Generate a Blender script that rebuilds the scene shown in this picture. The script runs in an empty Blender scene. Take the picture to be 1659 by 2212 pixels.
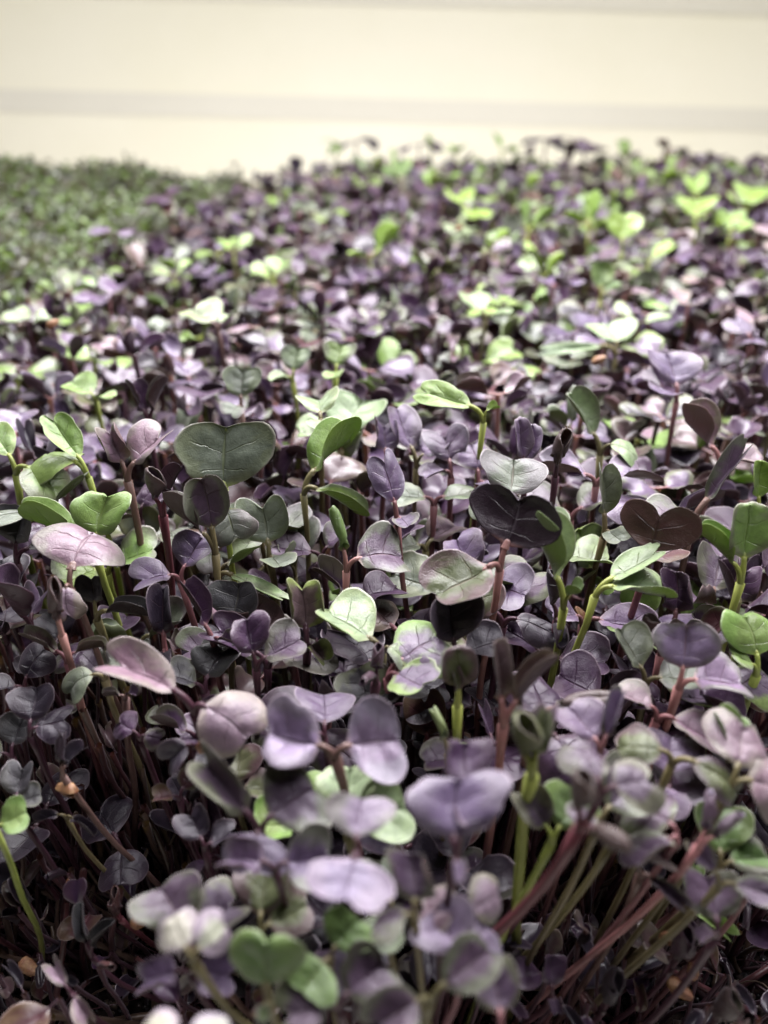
import bpy, math, random
import numpy as np
from mathutils import Vector, Matrix

R = math.radians
MM = 0.001
random.seed(7)
NR = np.random.RandomState(11)
scn = bpy.context.scene
col = scn.collection

# ------------------------------------------------------------------ camera, world, lamps, exposure
CAM_Z = 160.0            # mm above the growing medium
PITCH = R(31.5)          # looking down
FPX = 1700.0             # focal length in pixels of a 1659 px wide picture
PW, PH = 1659.0, 2212.0
cam_d = bpy.data.cameras.new('camera')
cam = bpy.data.objects.new('camera', cam_d)
col.objects.link(cam)
scn.camera = cam
cam.location = (0, 0, CAM_Z * MM)
cam.rotation_euler = (math.pi / 2 - PITCH, 0, 0)
cam_d.sensor_fit = 'HORIZONTAL'
cam_d.sensor_width = 24.0
cam_d.lens = 24.0 * FPX / PW
cam_d.clip_start = 0.01
cam_d.clip_end = 20
cam_d.dof.use_dof = True
cam_d.dof.focus_distance = 0.147
cam_d.dof.aperture_fstop = 9.6

world = bpy.data.worlds.new('World')
scn.world = world
world.use_nodes = True
world.node_tree.nodes['Background'].inputs[0].default_value = (0.86, 0.84, 1.0, 1)
world.node_tree.nodes['Background'].inputs[1].default_value = 0.006


def area(name, loc, target, sx, sy, power, color, spread=180):
    l = bpy.data.lights.new(name, 'AREA')
    l.shape = 'RECTANGLE'
    l.size = sx
    l.size_y = sy
    l.energy = power
    l.color = color
    l.spread = R(spread)
    o = bpy.data.objects.new(name, l)
    o.location = loc
    d = Vector(target) - Vector(loc)
    o.rotation_euler = d.to_track_quat('-Z', 'Y').to_euler()
    col.objects.link(o)
    return o


# two grow-light tubes over the trays, and an added fill lamp that brightens the wall
area('grow_light_near', (0.07, 0.19, 0.42), (0.04, 0.19, 0), 0.42, 0.05, 2.3, (0.985, 0.955, 1.0))
area('grow_light_far', (0.06, 0.385, 0.42), (0.04, 0.24, 0), 0.80, 0.06, 11.6, (0.985, 0.955, 1.0))
area('wall_fill', (0.25, 0.70, 0.62), (0.15, 0.98, 0.08), 1.8, 0.10, 6.2, (1.0, 0.972, 0.895))

scn.view_settings.view_transform = 'Standard'
scn.view_settings.look = 'None'
scn.view_settings.gamma = 1
scn.view_settings.exposure = 0.0
scn.cycles.max_bounces = 6
scn.cycles.diffuse_bounces = 3
scn.cycles.transmission_bounces = 3
scn.cycles.use_denoising = True

CP, SP = math.cos(PITCH), math.sin(PITCH)


def unproject(px, py, z):
    """pixel (1659x2212) and world height z in mm -> world x, y (mm), depth"""
    u = (px - PW / 2) / FPX
    v = (py - PH / 2) / FPX
    down = SP + v * CP
    d = (CAM_Z - z) / down
    return u * d, (CP - v * SP) * d, d


def project(x, y, z):
    dz = CAM_Z - z
    d = y * CP + dz * SP
    v = (dz * CP - y * SP) / d
    return PW / 2 + FPX * x / d, PH / 2 + FPX * v, d


# ------------------------------------------------------------------ materials
def new_mat(name):
    m = bpy.data.materials.new(name)
    m.use_nodes = True
    nt = m.node_tree
    nt.nodes.clear()
    return m, nt


class N:
    """tiny node helper"""
    def __init__(s, nt):
        s.nt = nt

    def node(s, t, **kw):
        n = s.nt.nodes.new(t)
        for k, v in kw.items():
            setattr(n, k, v)
        return n

    def put(s, sock, v):
        if hasattr(v, 'links') or isinstance(v, bpy.types.NodeSocket):
            s.nt.links.new(v, sock)
        elif isinstance(v, (tuple, list)) and len(v) == 3 and sock.type == 'RGBA':
            sock.default_value = (*v, 1)
        else:
            sock.default_value = v

    def math(s, op, a, b=0.0, c=None, clamp=False):
        n = s.node('ShaderNodeMath', operation=op, use_clamp=clamp)
        s.put(n.inputs[0], a)
        s.put(n.inputs[1], b)
        if c is not None:
            s.put(n.inputs[2], c)
        return n.outputs[0]

    def mix(s, f, a, b, mode='MIX'):
        n = s.node('ShaderNodeMix', data_type='RGBA', blend_type=mode)
        s.put(n.inputs[0], f)
        s.put(n.inputs[6], a)
        s.put(n.inputs[7], b)
        return n.outputs[2]

    def smooth(s, x, a, b):
        n = s.node('ShaderNodeMapRange', interpolation_type='SMOOTHSTEP')
        s.put(n.inputs[0], x)
        n.inputs[1].default_value = a
        n.inputs[2].default_value = b
        return n.outputs[0]

    def noise(s, vec, scale, detail=3, rough=0.55, dist=0.0):
        n = s.node('ShaderNodeTexNoise')
        s.put(n.inputs['Vector'], vec)
        n.inputs['Scale'].default_value = scale
        n.inputs['Detail'].default_value = detail
        n.inputs['Roughness'].default_value = rough
        n.inputs['Distortion'].default_value = dist
        return n.outputs[0]

    def attr(s, name, kind='GEOMETRY'):
        n = s.node('ShaderNodeAttribute', attribute_name=name, attribute_type=kind)
        return n


def leaf_material(name, src, fine=True):
    m, nt = new_mat(name)
    g = N(nt)
    out = g.node('ShaderNodeOutputMaterial')
    top = g.attr('top_tint', src).outputs['Color']
    rim = g.attr('rim_tint', src).outputs['Color']
    und = g.attr('under_tint', src).outputs['Color']
    stm = g.attr('petiole_tint', src).outputs['Color']
    mask = g.attr('leaf_mask')
    sep = g.node('ShaderNodeSeparateColor')
    nt.links.new(mask.outputs['Color'], sep.inputs[0])
    under, pet, edge = sep.outputs[0], sep.outputs[1], sep.outputs[2]
    uv = g.node('ShaderNodeUVMap', uv_map='leaf_uv').outputs[0]
    suv = g.node('ShaderNodeSeparateXYZ')
    nt.links.new(uv, suv.inputs[0])
    U, V = suv.outputs[0], suv.outputs[1]
    au = g.math('ABSOLUTE', U)
    geo = g.node('ShaderNodeNewGeometry')
    tc = g.node('ShaderNodeTexCoord')
    pos = geo.outputs['Position']
    n_big = g.noise(pos, 190, 3, 0.55, 0.6)
    n_mid = g.noise(pos, 900, 4, 0.6)
    # blotchy change from the middle tint to the rim tint
    f = g.math('ADD', edge, g.math('MULTIPLY', g.math('SUBTRACT', n_big, 0.5), 2.1))
    f = g.smooth(f, 0.38, 0.92)
    c = g.mix(f, top, rim)
    # mottling
    mm_ = g.math('MULTIPLY_ADD', n_mid, 0.9, 0.55)
    hsv = g.node('ShaderNodeHueSaturation')
    nt.links.new(c, hsv.inputs['Color'])
    nt.links.new(mm_, hsv.inputs['Value'])
    c = hsv.outputs[0]
    if fine:
        # veins: midrib, and side veins along the rows of the blade, forked
        mid = g.smooth(au, 0.055, 0.0)
        wob = g.math('MULTIPLY', g.math('SUBTRACT', n_big, 0.5), 0.13)
        tt = g.math('ADD', g.math('ADD', V, wob), g.math('MULTIPLY', au, -0.06))
        saw = g.math('PINGPONG', g.math('MULTIPLY', tt, 3.6), 0.5)
        side = g.smooth(saw, 0.04, 0.0)
        side = g.math('MULTIPLY', side, g.smooth(au, 0.82, 0.35))
        n_v = g.node('ShaderNodeTexVoronoi', feature='DISTANCE_TO_EDGE')
        nt.links.new(pos, n_v.inputs['Vector'])
        n_v.inputs['Scale'].default_value = 420
        net = g.math('MULTIPLY', g.smooth(n_v.outputs['Distance'], 0.06, 0.0), 0.05)
        vein = g.math('MAXIMUM', mid, g.math('MAXIMUM', g.math('MULTIPLY', side, 0.75), net))
        c = g.mix(g.math('MULTIPLY', vein, 0.34), c, g.mix(0.6, c, stm))
    # thin pale margin
    lip = g.smooth(edge, 0.93, 0.985)
    c = g.mix(g.math('MULTIPLY', lip, 0.38), c, g.mix(0.55, rim, (0.50, 0.40, 0.44)))
    # underside
    uc = g.mix(g.math('MULTIPLY', n_big, 0.5), und, rim)
    c = g.mix(under, c, uc)
    c = g.mix(pet, c, stm)
    b = g.node('ShaderNodeBsdfPrincipled')
    nt.links.new(c, b.inputs['Base Color'])
    rgh = g.math('MULTIPLY_ADD', n_mid, 0.25, 0.25)
    nt.links.new(rgh, b.inputs['Roughness'])
    b.inputs['Specular IOR Level'].default_value = 0.55
    b.inputs['Sheen Weight'].default_value = 0.09
    b.inputs['Sheen Roughness'].default_value = 0.45
    b.inputs['Sheen Tint'].default_value = (0.95, 0.9, 1.0, 1)
    if fine:
        grain = g.noise(tc.outputs['Object'] if src == 'OBJECT' else pos, 44 if src == 'OBJECT' else 2600, 2, 0.6)
        h = g.math('SUBTRACT', g.math('MULTIPLY', grain, 0.30), g.math('MULTIPLY', vein, 1.0))
        h = g.math('ADD', h, g.math('MULTIPLY', n_mid, 0.45))
        bp = g.node('ShaderNodeBump')
        bp.inputs['Strength'].default_value = 0.7
        bp.inputs['Distance'].default_value = 0.00035
        nt.links.new(h, bp.inputs['Height'])
        nt.links.new(bp.outputs[0], b.inputs['Normal'])
    tr = g.node('ShaderNodeBsdfTranslucent')
    tc2 = g.mix(1.0, c, (1.7, 1.75, 0.55), 'MULTIPLY')
    nt.links.new(tc2, tr.inputs[0])
    ms = g.node('ShaderNodeMixShader')
    ms.inputs[0].default_value = 0.20
    nt.links.new(b.outputs[0], ms.inputs[1])
    nt.links.new(tr.outputs[0], ms.inputs[2])
    nt.links.new(ms.outputs[0], out.inputs[0])
    return m


def stem_material(name, src):
    m, nt = new_mat(name)
    g = N(nt)
    out = g.node('ShaderNodeOutputMaterial')
    st = g.attr('petiole_tint', src).outputs['Color']
    geo = g.node('ShaderNodeNewGeometry')
    mp = g.node('ShaderNodeMapping')
    mp.inputs['Scale'].default_value = (1, 1, 0.12)
    nt.links.new(geo.outputs['Position'], mp.inputs[0])
    n1 = g.noise(mp.outputs[0], 2200, 4, 0.6)
    n2 = g.noise(geo.outputs['Position'], 160, 2)
    v = g.math('ADD', g.math('MULTIPLY', n1, 0.7), g.math('MULTIPLY_ADD', n2, 0.7, 0.3))
    hsv = g.node('ShaderNodeHueSaturation')
    nt.links.new(st, hsv.inputs['Color'])
    nt.links.new(v, hsv.inputs['Value'])
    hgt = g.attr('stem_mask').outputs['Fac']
    c = g.mix(g.smooth(hgt, 0.75, 0.1), hsv.outputs[0], g.mix(0.7, hsv.outputs[0], (0.06, 0.022, 0.03)))  # darker red towards the base, some shade put into the stem colour
    b = g.node('ShaderNodeBsdfPrincipled')
    nt.links.new(c, b.inputs['Base Color'])
    b.inputs['Roughness'].default_value = 0.42
    b.inputs['Specular IOR Level'].default_value = 0.4
    bp = g.node('ShaderNodeBump')
    bp.inputs['Strength'].default_value = 0.35
    bp.inputs['Distance'].default_value = 0.0002
    nt.links.new(n1, bp.inputs['Height'])
    nt.links.new(bp.outputs[0], b.inputs['Normal'])
    tr = g.node('ShaderNodeBsdfTranslucent')
    nt.links.new(c, tr.inputs[0])
    ms = g.node('ShaderNodeMixShader')
    ms.inputs[0].default_value = 0.25
    nt.links.new(b.outputs[0], ms.inputs[1])
    nt.links.new(tr.outputs[0], ms.inputs[2])
    nt.links.new(ms.outputs[0], out.inputs[0])
    return m


def plain_material(name, c1, c2, scale, rough=0.8, bump=0.0, bump_scale=None, spec=0.3, detail=4):
    m, nt = new_mat(name)
    g = N(nt)
    out = g.node('ShaderNodeOutputMaterial')
    geo = g.node('ShaderNodeNewGeometry')
    n = g.noise(geo.outputs['Position'], scale, detail, 0.6)
    c = g.mix(g.smooth(n, 0.3, 0.7), c1, c2)
    b = g.node('ShaderNodeBsdfPrincipled')
    nt.links.new(c, b.inputs['Base Color'])
    b.inputs['Roughness'].default_value = rough
    b.inputs['Specular IOR Level'].default_value = spec
    if bump:
        n2 = g.noise(geo.outputs['Position'], bump_scale or scale, 5, 0.65)
        bp = g.node('ShaderNodeBump')
        bp.inputs['Strength'].default_value = 0.8
        bp.inputs['Distance'].default_value = bump
        nt.links.new(n2, bp.inputs['Height'])
        nt.links.new(bp.outputs[0], b.inputs['Normal'])
    nt.links.new(b.outputs[0], out.inputs[0])
    return m


M_LEAF = leaf_material('leaf_skin', 'OBJECT')
M_LEAF_FAR = leaf_material('leaf_skin_mass', 'GEOMETRY', fine=False)
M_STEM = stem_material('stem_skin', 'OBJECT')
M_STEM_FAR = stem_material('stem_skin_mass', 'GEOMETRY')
M_SOIL = plain_material('growing_medium', (0.006, 0.005, 0.005), (0.022, 0.015, 0.013), 260, 0.95, 0.0018, 420, spec=0.05)
M_CLUMP = plain_material('coir_crumb', (0.010, 0.008, 0.008), (0.05, 0.032, 0.024), 500, 0.85, 0.0006, 900)
M_HULL = plain_material('seed_hull', (0.17, 0.06, 0.03), (0.31, 0.18, 0.085), 700, 0.45, 0.0003, 1500, spec=0.5)
M_SEED = plain_material('seed_coat', (0.045, 0.025, 0.022), (0.10, 0.055, 0.04), 700, 0.4, 0.0002, 1500, spec=0.5)
M_TRAY = plain_material('black_plastic', (0.012, 0.012, 0.013), (0.018, 0.018, 0.02), 40, 0.4)
M_WALL = plain_material('cream_paint', (0.81, 0.785, 0.66), (0.84, 0.815, 0.705), 5, 0.6, 0.0004, 60)
M_BAND = plain_material('grey_trim_paint', (0.70, 0.68, 0.61), (0.72, 0.70, 0.63), 9, 0.6)

# tints: top, rim, underside
TINT = {
    'purple':   ((0.046, 0.020, 0.050), (0.060, 0.032, 0.058), (0.040, 0.012, 0.020)),
    'black':    ((0.017, 0.011, 0.021), (0.028, 0.017, 0.029), (0.015, 0.006, 0.010)),
    'lilac':    ((0.100, 0.066, 0.122), (0.120, 0.092, 0.132), (0.06, 0.024, 0.04)),
    'mauve':    ((0.083, 0.052, 0.086), (0.110, 0.115, 0.078), (0.065, 0.028, 0.038)),
    'pink':     ((0.185, 0.122, 0.155), (0.185, 0.155, 0.135), (0.10, 0.04, 0.055)),
    'grey':     ((0.120, 0.136, 0.100), (0.145, 0.172, 0.108), (0.09, 0.11, 0.05)),
    'darkgrey': ((0.036, 0.034, 0.038), (0.048, 0.048, 0.045), (0.025, 0.018, 0.018)),
    'pale':     ((0.195, 0.25, 0.140), (0.22, 0.29, 0.140), (0.15, 0.21, 0.06)),
    'yellow':   ((0.165, 0.245, 0.066), (0.19, 0.285, 0.075), (0.16, 0.24, 0.03)),
    'bright':   ((0.165, 0.245, 0.048), (0.19, 0.285, 0.06), (0.24, 0.36, 0.03)),
    'green':    ((0.105, 0.165, 0.052), (0.14, 0.21, 0.065), (0.09, 0.14, 0.03)),
    'olive':    ((0.080, 0.092, 0.038), (0.085, 0.052, 0.054), (0.08, 0.10, 0.025)),
    'brown':    ((0.085, 0.050, 0.054), (0.11, 0.085, 0.065), (0.05, 0.022, 0.024)),
    'heart':    ((0.095, 0.062, 0.066), (0.16, 0.21, 0.045), (0.09, 0.07, 0.035)),
    'eyed':     ((0.12, 0.085, 0.135), (0.20, 0.28, 0.095), (0.13, 0.16, 0.06)),
    'cream':    ((0.32, 0.33, 0.25), (0.24, 0.20, 0.24), (0.22, 0.21, 0.13)),
    'silver':   ((0.175, 0.130, 0.205), (0.19, 0.155, 0.205), (0.06, 0.024, 0.04)),  # brighter copy of lilac, the light caught by these leaves painted in
    'maroon':   ((0.072, 0.025, 0.030), (0.09, 0.055, 0.032), (0.060, 0.016, 0.022)),
}
COLOUR_WORD = {'purple': 'dusky purple', 'black': 'near-black purple', 'lilac': 'lilac', 'mauve': 'grey-mauve', 'pink': 'pinkish mauve',
               'grey': 'grey-green', 'darkgrey': 'slate-grey', 'pale': 'pale green', 'yellow': 'yellow-green', 'bright': 'bright lime',
               'green': 'mid-green', 'olive': 'olive', 'brown': 'brownish purple', 'heart': 'green-rimmed brown', 'eyed': 'green-rimmed lilac',
               'cream':    ((0.40, 0.40, 0.33), (0.33, 0.29, 0.32), (0.25, 0.24, 0.15)),
    'maroon': 'maroon', 'cream': 'cream', 'silver': 'pale lilac'}
STEM = {'pink': (0.21, 0.095, 0.10), 'red': (0.14, 0.042, 0.05), 'lime': (0.27, 0.31, 0.075), 'olive': (0.16, 0.135, 0.065), 'dark': (0.065, 0.026, 0.038),
        'brown': (0.16, 0.095, 0.08), 'rose': (0.33, 0.165, 0.15)}

# ------------------------------------------------------------------ leaf meshes
OUT = np.array([(0.03, 0.0), (0.06, 0.02), (0.13, 0.05), (0.25, 0.11), (0.39, 0.23), (0.505, 0.40), (0.55, 0.58), (0.525, 0.75),
                (0.44, 0.895), (0.32, 0.97), (0.19, 0.975), (0.08, 0.93), (0.0, 0.865)])


def catmull(P, n):
    P = np.vstack([2 * P[0] - P[1], P, 2 * P[-1] - P[-2]])
    ts = np.linspace(0, len(P) - 3 - 1e-6, n)
    r = []
    for t in ts:
        i = int(t)
        f = t - i
        a, b, c, d = P[i], P[i + 1], P[i + 2], P[i + 3]
        r.append(0.5 * ((2 * b) + (-a + c) * f + (2 * a - 5 * b + 4 * c - d) * f * f + (-a + 3 * b - 3 * c + d) * f ** 3))
    return np.array(r)


# shape: fold, cup, curl, thickness, petiole length, notch depth
SHAPES = {
    'flat':  dict(fold=6, cup=6, curl=-6, th=0.017),
    'open':  dict(fold=12, cup=22, curl=-12, th=0.017),
    'cup':   dict(fold=16, cup=75, curl=14, th=0.018),
    'dome':  dict(fold=-6, cup=-48, curl=-32, th=0.017),
    'droop': dict(fold=8, cup=-14, curl=-85, th=0.017),
    'fold':  dict(fold=46, cup=30, curl=-8, th=0.028),
    'spoon': dict(fold=10, cup=58, curl=30, th=0.028, notch=0.3),
    'pod':   dict(fold=38, cup=125, curl=48, th=0.075, notch=0.25),
    'roll':  dict(fold=30, cup=210, curl=-10, th=0.03, notch=0.5),
    'wavy':  dict(fold=14, cup=20, curl=-30, th=0.017, wave=0.055),
}


def leaf_arrays(shape, seed, nt=22, nv=9, pet=0.22):
    s = SHAPES[shape]
    rr = random.Random(seed * 31 + hash_s(shape))
    fold = R(s['fold'] + rr.uniform(-7, 7))
    cup = R(s['cup'] * rr.uniform(0.8, 1.25) + rr.uniform(-5, 5))
    curl = R(s['curl'] + rr.uniform(-14, 14))
    th = s['th']
    wave = s.get('wave', 0.012)
    notch = s.get('notch', 1.0) * rr.choice([0.6, 1.2, 1.7, 2.2])
    P = OUT.copy()
    P[3:12, 0] *= rr.choice([0.98, 1.08, 1.15])
    # fill the notch where asked
    for i, y in ((10, 0.985), (11, 0.99), (12, 0.99)):
        P[i, 1] = y + (P[i, 1] - y) * notch
    sides = []
    for sd in (1, -1):
        Q = P.copy()
        Q[:, 0] *= rr.uniform(0.88, 1.10)
        Q[3:11, 1] *= rr.uniform(0.93, 1.05)
        q_ = catmull(Q, nt)
        tq = np.linspace(0, 1, nt)
        dent = 0.010 * np.sin(tq * 23 + rr.uniform(0, 6)) + 0.008 * np.sin(tq * 41 + rr.uniform(0, 6))
        if rr.random() < 0.4 and nt > 12:
            dent = dent - rr.uniform(0.06, 0.16) * np.exp(-((tq - rr.uniform(0.35, 0.85)) / 0.045) ** 2)
        dent = dent * np.clip(tq / 0.25, 0, 1)
        q_[:, 0] *= 1 + dent
        q_[:, 1] = 0.45 + (q_[:, 1] - 0.45) * (1 + dent)
        sides.append(q_)
    notch_y = (sides[0][-1, 1] + sides[1][-1, 1]) / 2
    for q in sides:
        q[-1] = (0, notch_y)
    vs = 1 - (1 - np.linspace(0, 1, nv + 1)) ** 1.35
    ph = [rr.uniform(0, 6.3) for _ in range(4)]
    rows = []   # columns from -nv..nv
    for it in range(nt):
        t = it / (nt - 1)
        my = notch_y * (t ** 0.9)
        row = []
        for k in range(-nv, nv + 1):
            q = sides[0] if k >= 0 else sides[1]
            v = vs[abs(k)]
            x = q[it, 0] * v
            y = my + (q[it, 1] - my) * v
            if k < 0:
                x = -x
            row.append((x, y, v * (1 if k >= 0 else -1), t))
        rows.append(row)
    A = np.array(rows)            # nt, 2nv+1, 4
    X, Y, U, T = A[..., 0], A[..., 1], A[..., 2], A[..., 3]
    ax = np.abs(X)
    # fold + cup: constant curvature away from the midrib
    k = cup / 0.55
    fo = fold
    fold = np.where(U >= 0, fo + R(rr.uniform(-13, 13)), fo + R(rr.uniform(-13, 13)))
    ang = fold + k * ax
    if abs(k) > 1e-4:
        xx = (np.sin(ang) - np.sin(fold)) / k
        zz = -(np.cos(ang) - np.cos(fold)) / k
    else:
        xx = ax * np.cos(fold)
        zz = ax * np.sin(fold)
    ease = np.clip(Y / 0.25, 0, 1)
    ease = ease * ease * (3 - 2 * ease)
    xx = ax + (xx - ax) * ease
    zz = zz * ease
    # soft crease at the midrib, puckers between side veins, wavy margin
    pw = np.abs(U)
    vein = np.abs(((T * 3.6 - 0.22 * pw) + 0.5) % 1.0 - 0.5) * 2
    zz = zz + 0.026 * (vein - 0.5) * np.sin(np.clip(pw * 1.25, 0, 1) * math.pi) * ease
    zz = zz + 0.018 * np.clip(pw / 0.12, 0, 1) * ease + 0.03 * np.sin(np.clip(pw, 0, 1) * math.pi) * ease
    zz = zz + rr.choice([-0.05, 0.0, 0.035, 0.07]) * pw ** 5 * ease
    zz = zz + wave * pw ** 2 * (np.sin(T * 9 + ph[0]) + 0.6 * np.sin(T * 17 + ph[1] + U * 2)) * ease
    zz = zz + 0.032 * np.sin(Y * 6 + ph[2]) * np.cos(X * 7 + ph[3]) * ease
    X3 = np.sign(X) * xx
    tw = R(rr.uniform(-22, 22)) * Y
    X3, zz = X3 * np.cos(tw) - zz * np.sin(tw), X3 * np.sin(tw) + zz * np.cos(tw)
    X3 = X3 + rr.uniform(-.13, .13) * Y ** 2
    # curl along the length
    kc = curl
    if abs(kc) > 1e-4:
        a = kc * Y
        rad = 1 / kc
        Yc = np.sin(a) * rad - zz * np.sin(a)
        Zc = (1 - np.cos(a)) * rad + zz * np.cos(a)
    else:
        Yc, Zc = Y, zz
    S = np.stack([X3, Yc, Zc], -1)
    du = np.gradient(S, axis=1)
    dv = np.gradient(S, axis=0)
    nrm = np.cross(du, dv)
    ln = np.linalg.norm(nrm, axis=-1, keepdims=True)
    nrm = nrm / np.maximum(ln, 1e-9)
    # degenerate rows at the base and the notch take the neighbour's normal
    nrm[0] = nrm[1]
    nrm[-1] = nrm[-2]
    nrm[:, nv] = (nrm[:, nv - 1] + nrm[:, nv + 1]) / 2
    thick = th * (1 - np.abs(U) ** 4 * 0.82) * (1 + 0.6 * np.exp(-(U / 0.1) ** 2) * (1 - T))
    topv = S
    botv = S - nrm * thick[..., None]
    W = 2 * nv + 1
    verts = np.vstack([topv.reshape(-1, 3), botv.reshape(-1, 3)])
    verts[:, 1] += pet
    n0 = nt * W
    faces = []
    for i in range(nt - 1):
        for j in range(W - 1):
            a, b, c, d = i * W + j, i * W + j + 1, (i + 1) * W + j + 1, (i + 1) * W + j
            faces.append((a, b, c, d))
            faces.append((n0 + d, n0 + c, n0 + b, n0 + a))
    for i in range(nt - 1):      # side rims
        a, d = i * W, (i + 1) * W
        faces.append((a, d, n0 + d, n0 + a))
        a, d = i * W + W - 1, (i + 1) * W + W - 1
        faces.append((d, a, n0 + a, n0 + d))
    edge = np.maximum(np.abs(U), np.clip((T - 0.9) / 0.1, 0, 1) * 0.0)
    mk = np.zeros((len(verts), 3))
    uv = np.zeros((len(verts), 2))
    for o, u_ in ((0, 0.0), (n0, 1.0)):
        mk[o:o + n0, 0] = u_
        mk[o:o + n0, 1] = np.clip(1 - (Y.reshape(-1)) / 0.10, 0, 1) * 0.8
        mk[o:o + n0, 2] = edge.reshape(-1)
        uv[o:o + n0, 0] = U.reshape(-1)
        uv[o:o + n0, 1] = T.reshape(-1)
    # petiole: tapered tube from the origin into the blade base, running on as a midrib keel
    ns = 7 if nt > 12 else 4
    kk = 7 if nt > 12 else 3
    base = len(verts)
    pv, pm = [], []
    sag = rr.uniform(-0.02, 0.03)
    for i in range(kk):
        f = i / (kk - 1)
        y = (pet - 0.05) + f * 0.17 if nt > 12 else f * (pet + 0.10)
        z = -th * 0.6 - sag * math.sin(f * math.pi) * (0.8 if nt <= 12 else 0.0)
        rx = 0.052 - 0.02 * f if i < kk - 1 else 0.012
        rz = 0.042 - 0.012 * f if i < kk - 1 else 0.012
        for j in range(ns):
            a = 2 * math.pi * j / ns
            pv.append((rx * math.cos(a), y, z + rz * math.sin(a)))
            pm.append((0, 1, 0))
    for i in range(kk - 1):
        for j in range(ns):
            a = base + i * ns + j
            b = base + i * ns + (j + 1) % ns
            faces.append((a, a + ns, b + ns, b))
    verts = np.vstack([verts, np.array(pv)])
    mk = np.vstack([mk, np.array(pm)])
    uv = np.vstack([uv, np.zeros((len(pv), 2))])
    return verts, faces, mk, uv


def hash_s(s):
    return sum(ord(c) * (i + 3) for i, c in enumerate(s))


def mesh_from(name, verts, faces, mat, mask=None, uv=None, extra=None, smooth=True):
    me = bpy.data.meshes.new(name)
    me.from_pydata([tuple(v) for v in verts], [], faces)
    if mask is not None:
        a = me.attributes.new('leaf_mask', 'FLOAT_COLOR', 'POINT')
        a.data.foreach_set('color', np.hstack([mask, np.ones((len(mask), 1))]).astype('f').ravel())
    if uv is not None:
        l = me.uv_layers.new(name='leaf_uv')
        idx = np.zeros(len(me.loops), dtype='i')
        me.loops.foreach_get('vertex_index', idx)
        l.data.foreach_set('uv', uv[idx].astype('f').ravel())
    if extra:
        for k, v in extra.items():
            if v.ndim == 2:
                a = me.attributes.new(k, 'FLOAT_COLOR', 'POINT')
                a.data.foreach_set('color', np.hstack([v, np.ones((len(v), 1))]).astype('f').ravel())
            else:
                a = me.attributes.new(k, 'FLOAT', 'POINT')
                a.data.foreach_set('value', v.astype('f'))
    me.materials.append(mat)
    if smooth:
        me.polygons.foreach_set('use_smooth', [True] * len(me.polygons))
    me.update()
    return me


_leaf_cache = {}


def leaf_mesh(shape, seed):
    key = (shape, seed % 6)
    if key not in _leaf_cache:
        v, f, m, uv = leaf_arrays(shape, key[1])
        _leaf_cache[key] = mesh_from('cotyledon_' + shape, v, f, M_LEAF, m, uv)
    return _leaf_cache[key]


def tube_arrays(pts, radii, ns, cap=True):
    pts = np.array(pts, float)
    n = len(pts)
    tan = np.gradient(pts, axis=0)
    tan /= np.linalg.norm(tan, axis=1, keepdims=True) + 1e-12
    ref = np.array([0.3, 1.0, 0.1])
    V, F, H = [], [], []
    for i in range(n):
        a = np.cross(tan[i], ref)
        a /= np.linalg.norm(a) + 1e-9
        b = np.cross(tan[i], a)
        for j in range(ns):
            t = 2 * math.pi * j / ns
            V.append(pts[i] + radii[i] * (a * math.cos(t) + b * math.sin(t)))
            H.append(i / (n - 1))
    for i in range(n - 1):
        for j in range(ns):
            a = i * ns + j
            b = i * ns + (j + 1) % ns
            F.append((a, b, b + ns, a + ns))
    if cap:
        F.append(tuple((n - 1) * ns + j for j in range(ns)))
    return np.array(V), F, np.array(H)


def stem_path(root, tip, rnd, n=11, bend=None):
    root, tip = np.array(root, float), np.array(tip, float)
    L = np.linalg.norm(tip - root)
    c1 = root + np.array([rnd.uniform(-.12, .12), rnd.uniform(-.12, .12), 0.38]) * L
    c2 = tip - np.array([rnd.uniform(-.06, .06), rnd.uniform(-.06, .06), 0.30]) * L
    c1 = c1 * 0.6 + (root + (tip - root) * 0.35) * 0.4
    c2 = c2 * 0.55 + (root + (tip - root) * 0.7) * 0.45
    if bend is not None:
        c2 = c2 + np.array(bend)
    t = np.linspace(0, 1, n)[:, None]
    p = (1 - t) ** 3 * root + 3 * (1 - t) ** 2 * t * c1 + 3 * (1 - t) * t * t * c2 + t ** 3 * tip
    q = p + 0.006 * L * np.sin(t * 11 + rnd.uniform(0, 6)) * np.array([1, .6, 0]) * np.sin(t * math.pi)
    return q


def stem_radii(n, r):
    t = np.linspace(0, 1, n)
    return r * (0.95 - 0.18 * t + 0.55 * np.clip((t - 0.9) / 0.1, 0, 1) ** 1.5 * 0.5)


# ------------------------------------------------------------------ seedlings
def leaf_matrix(az, el, roll, L, wf):
    a, e = R(az), R(el)
    d = Vector((math.cos(a) * math.cos(e), math.sin(a) * math.cos(e), math.sin(e)))
    up = Vector((-math.cos(a) * math.sin(e), -math.sin(a) * math.sin(e), math.cos(e)))
    q = Matrix.Rotation(R(roll), 3, d)
    up = q @ up
    x = d.cross(up)
    M = Matrix((x, d, up)).transposed().to_4x4()
    return M @ Matrix.Diagonal((L * wf, L, L * min(1.0, 0.15 + 0.85 * wf), 1))


def vary(c, rnd, amt=0.14):
    k = 1 + rnd.uniform(-amt, amt)
    return tuple(max(0.003, x * k * (1 + rnd.uniform(-.05, .05))) for x in c)


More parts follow.
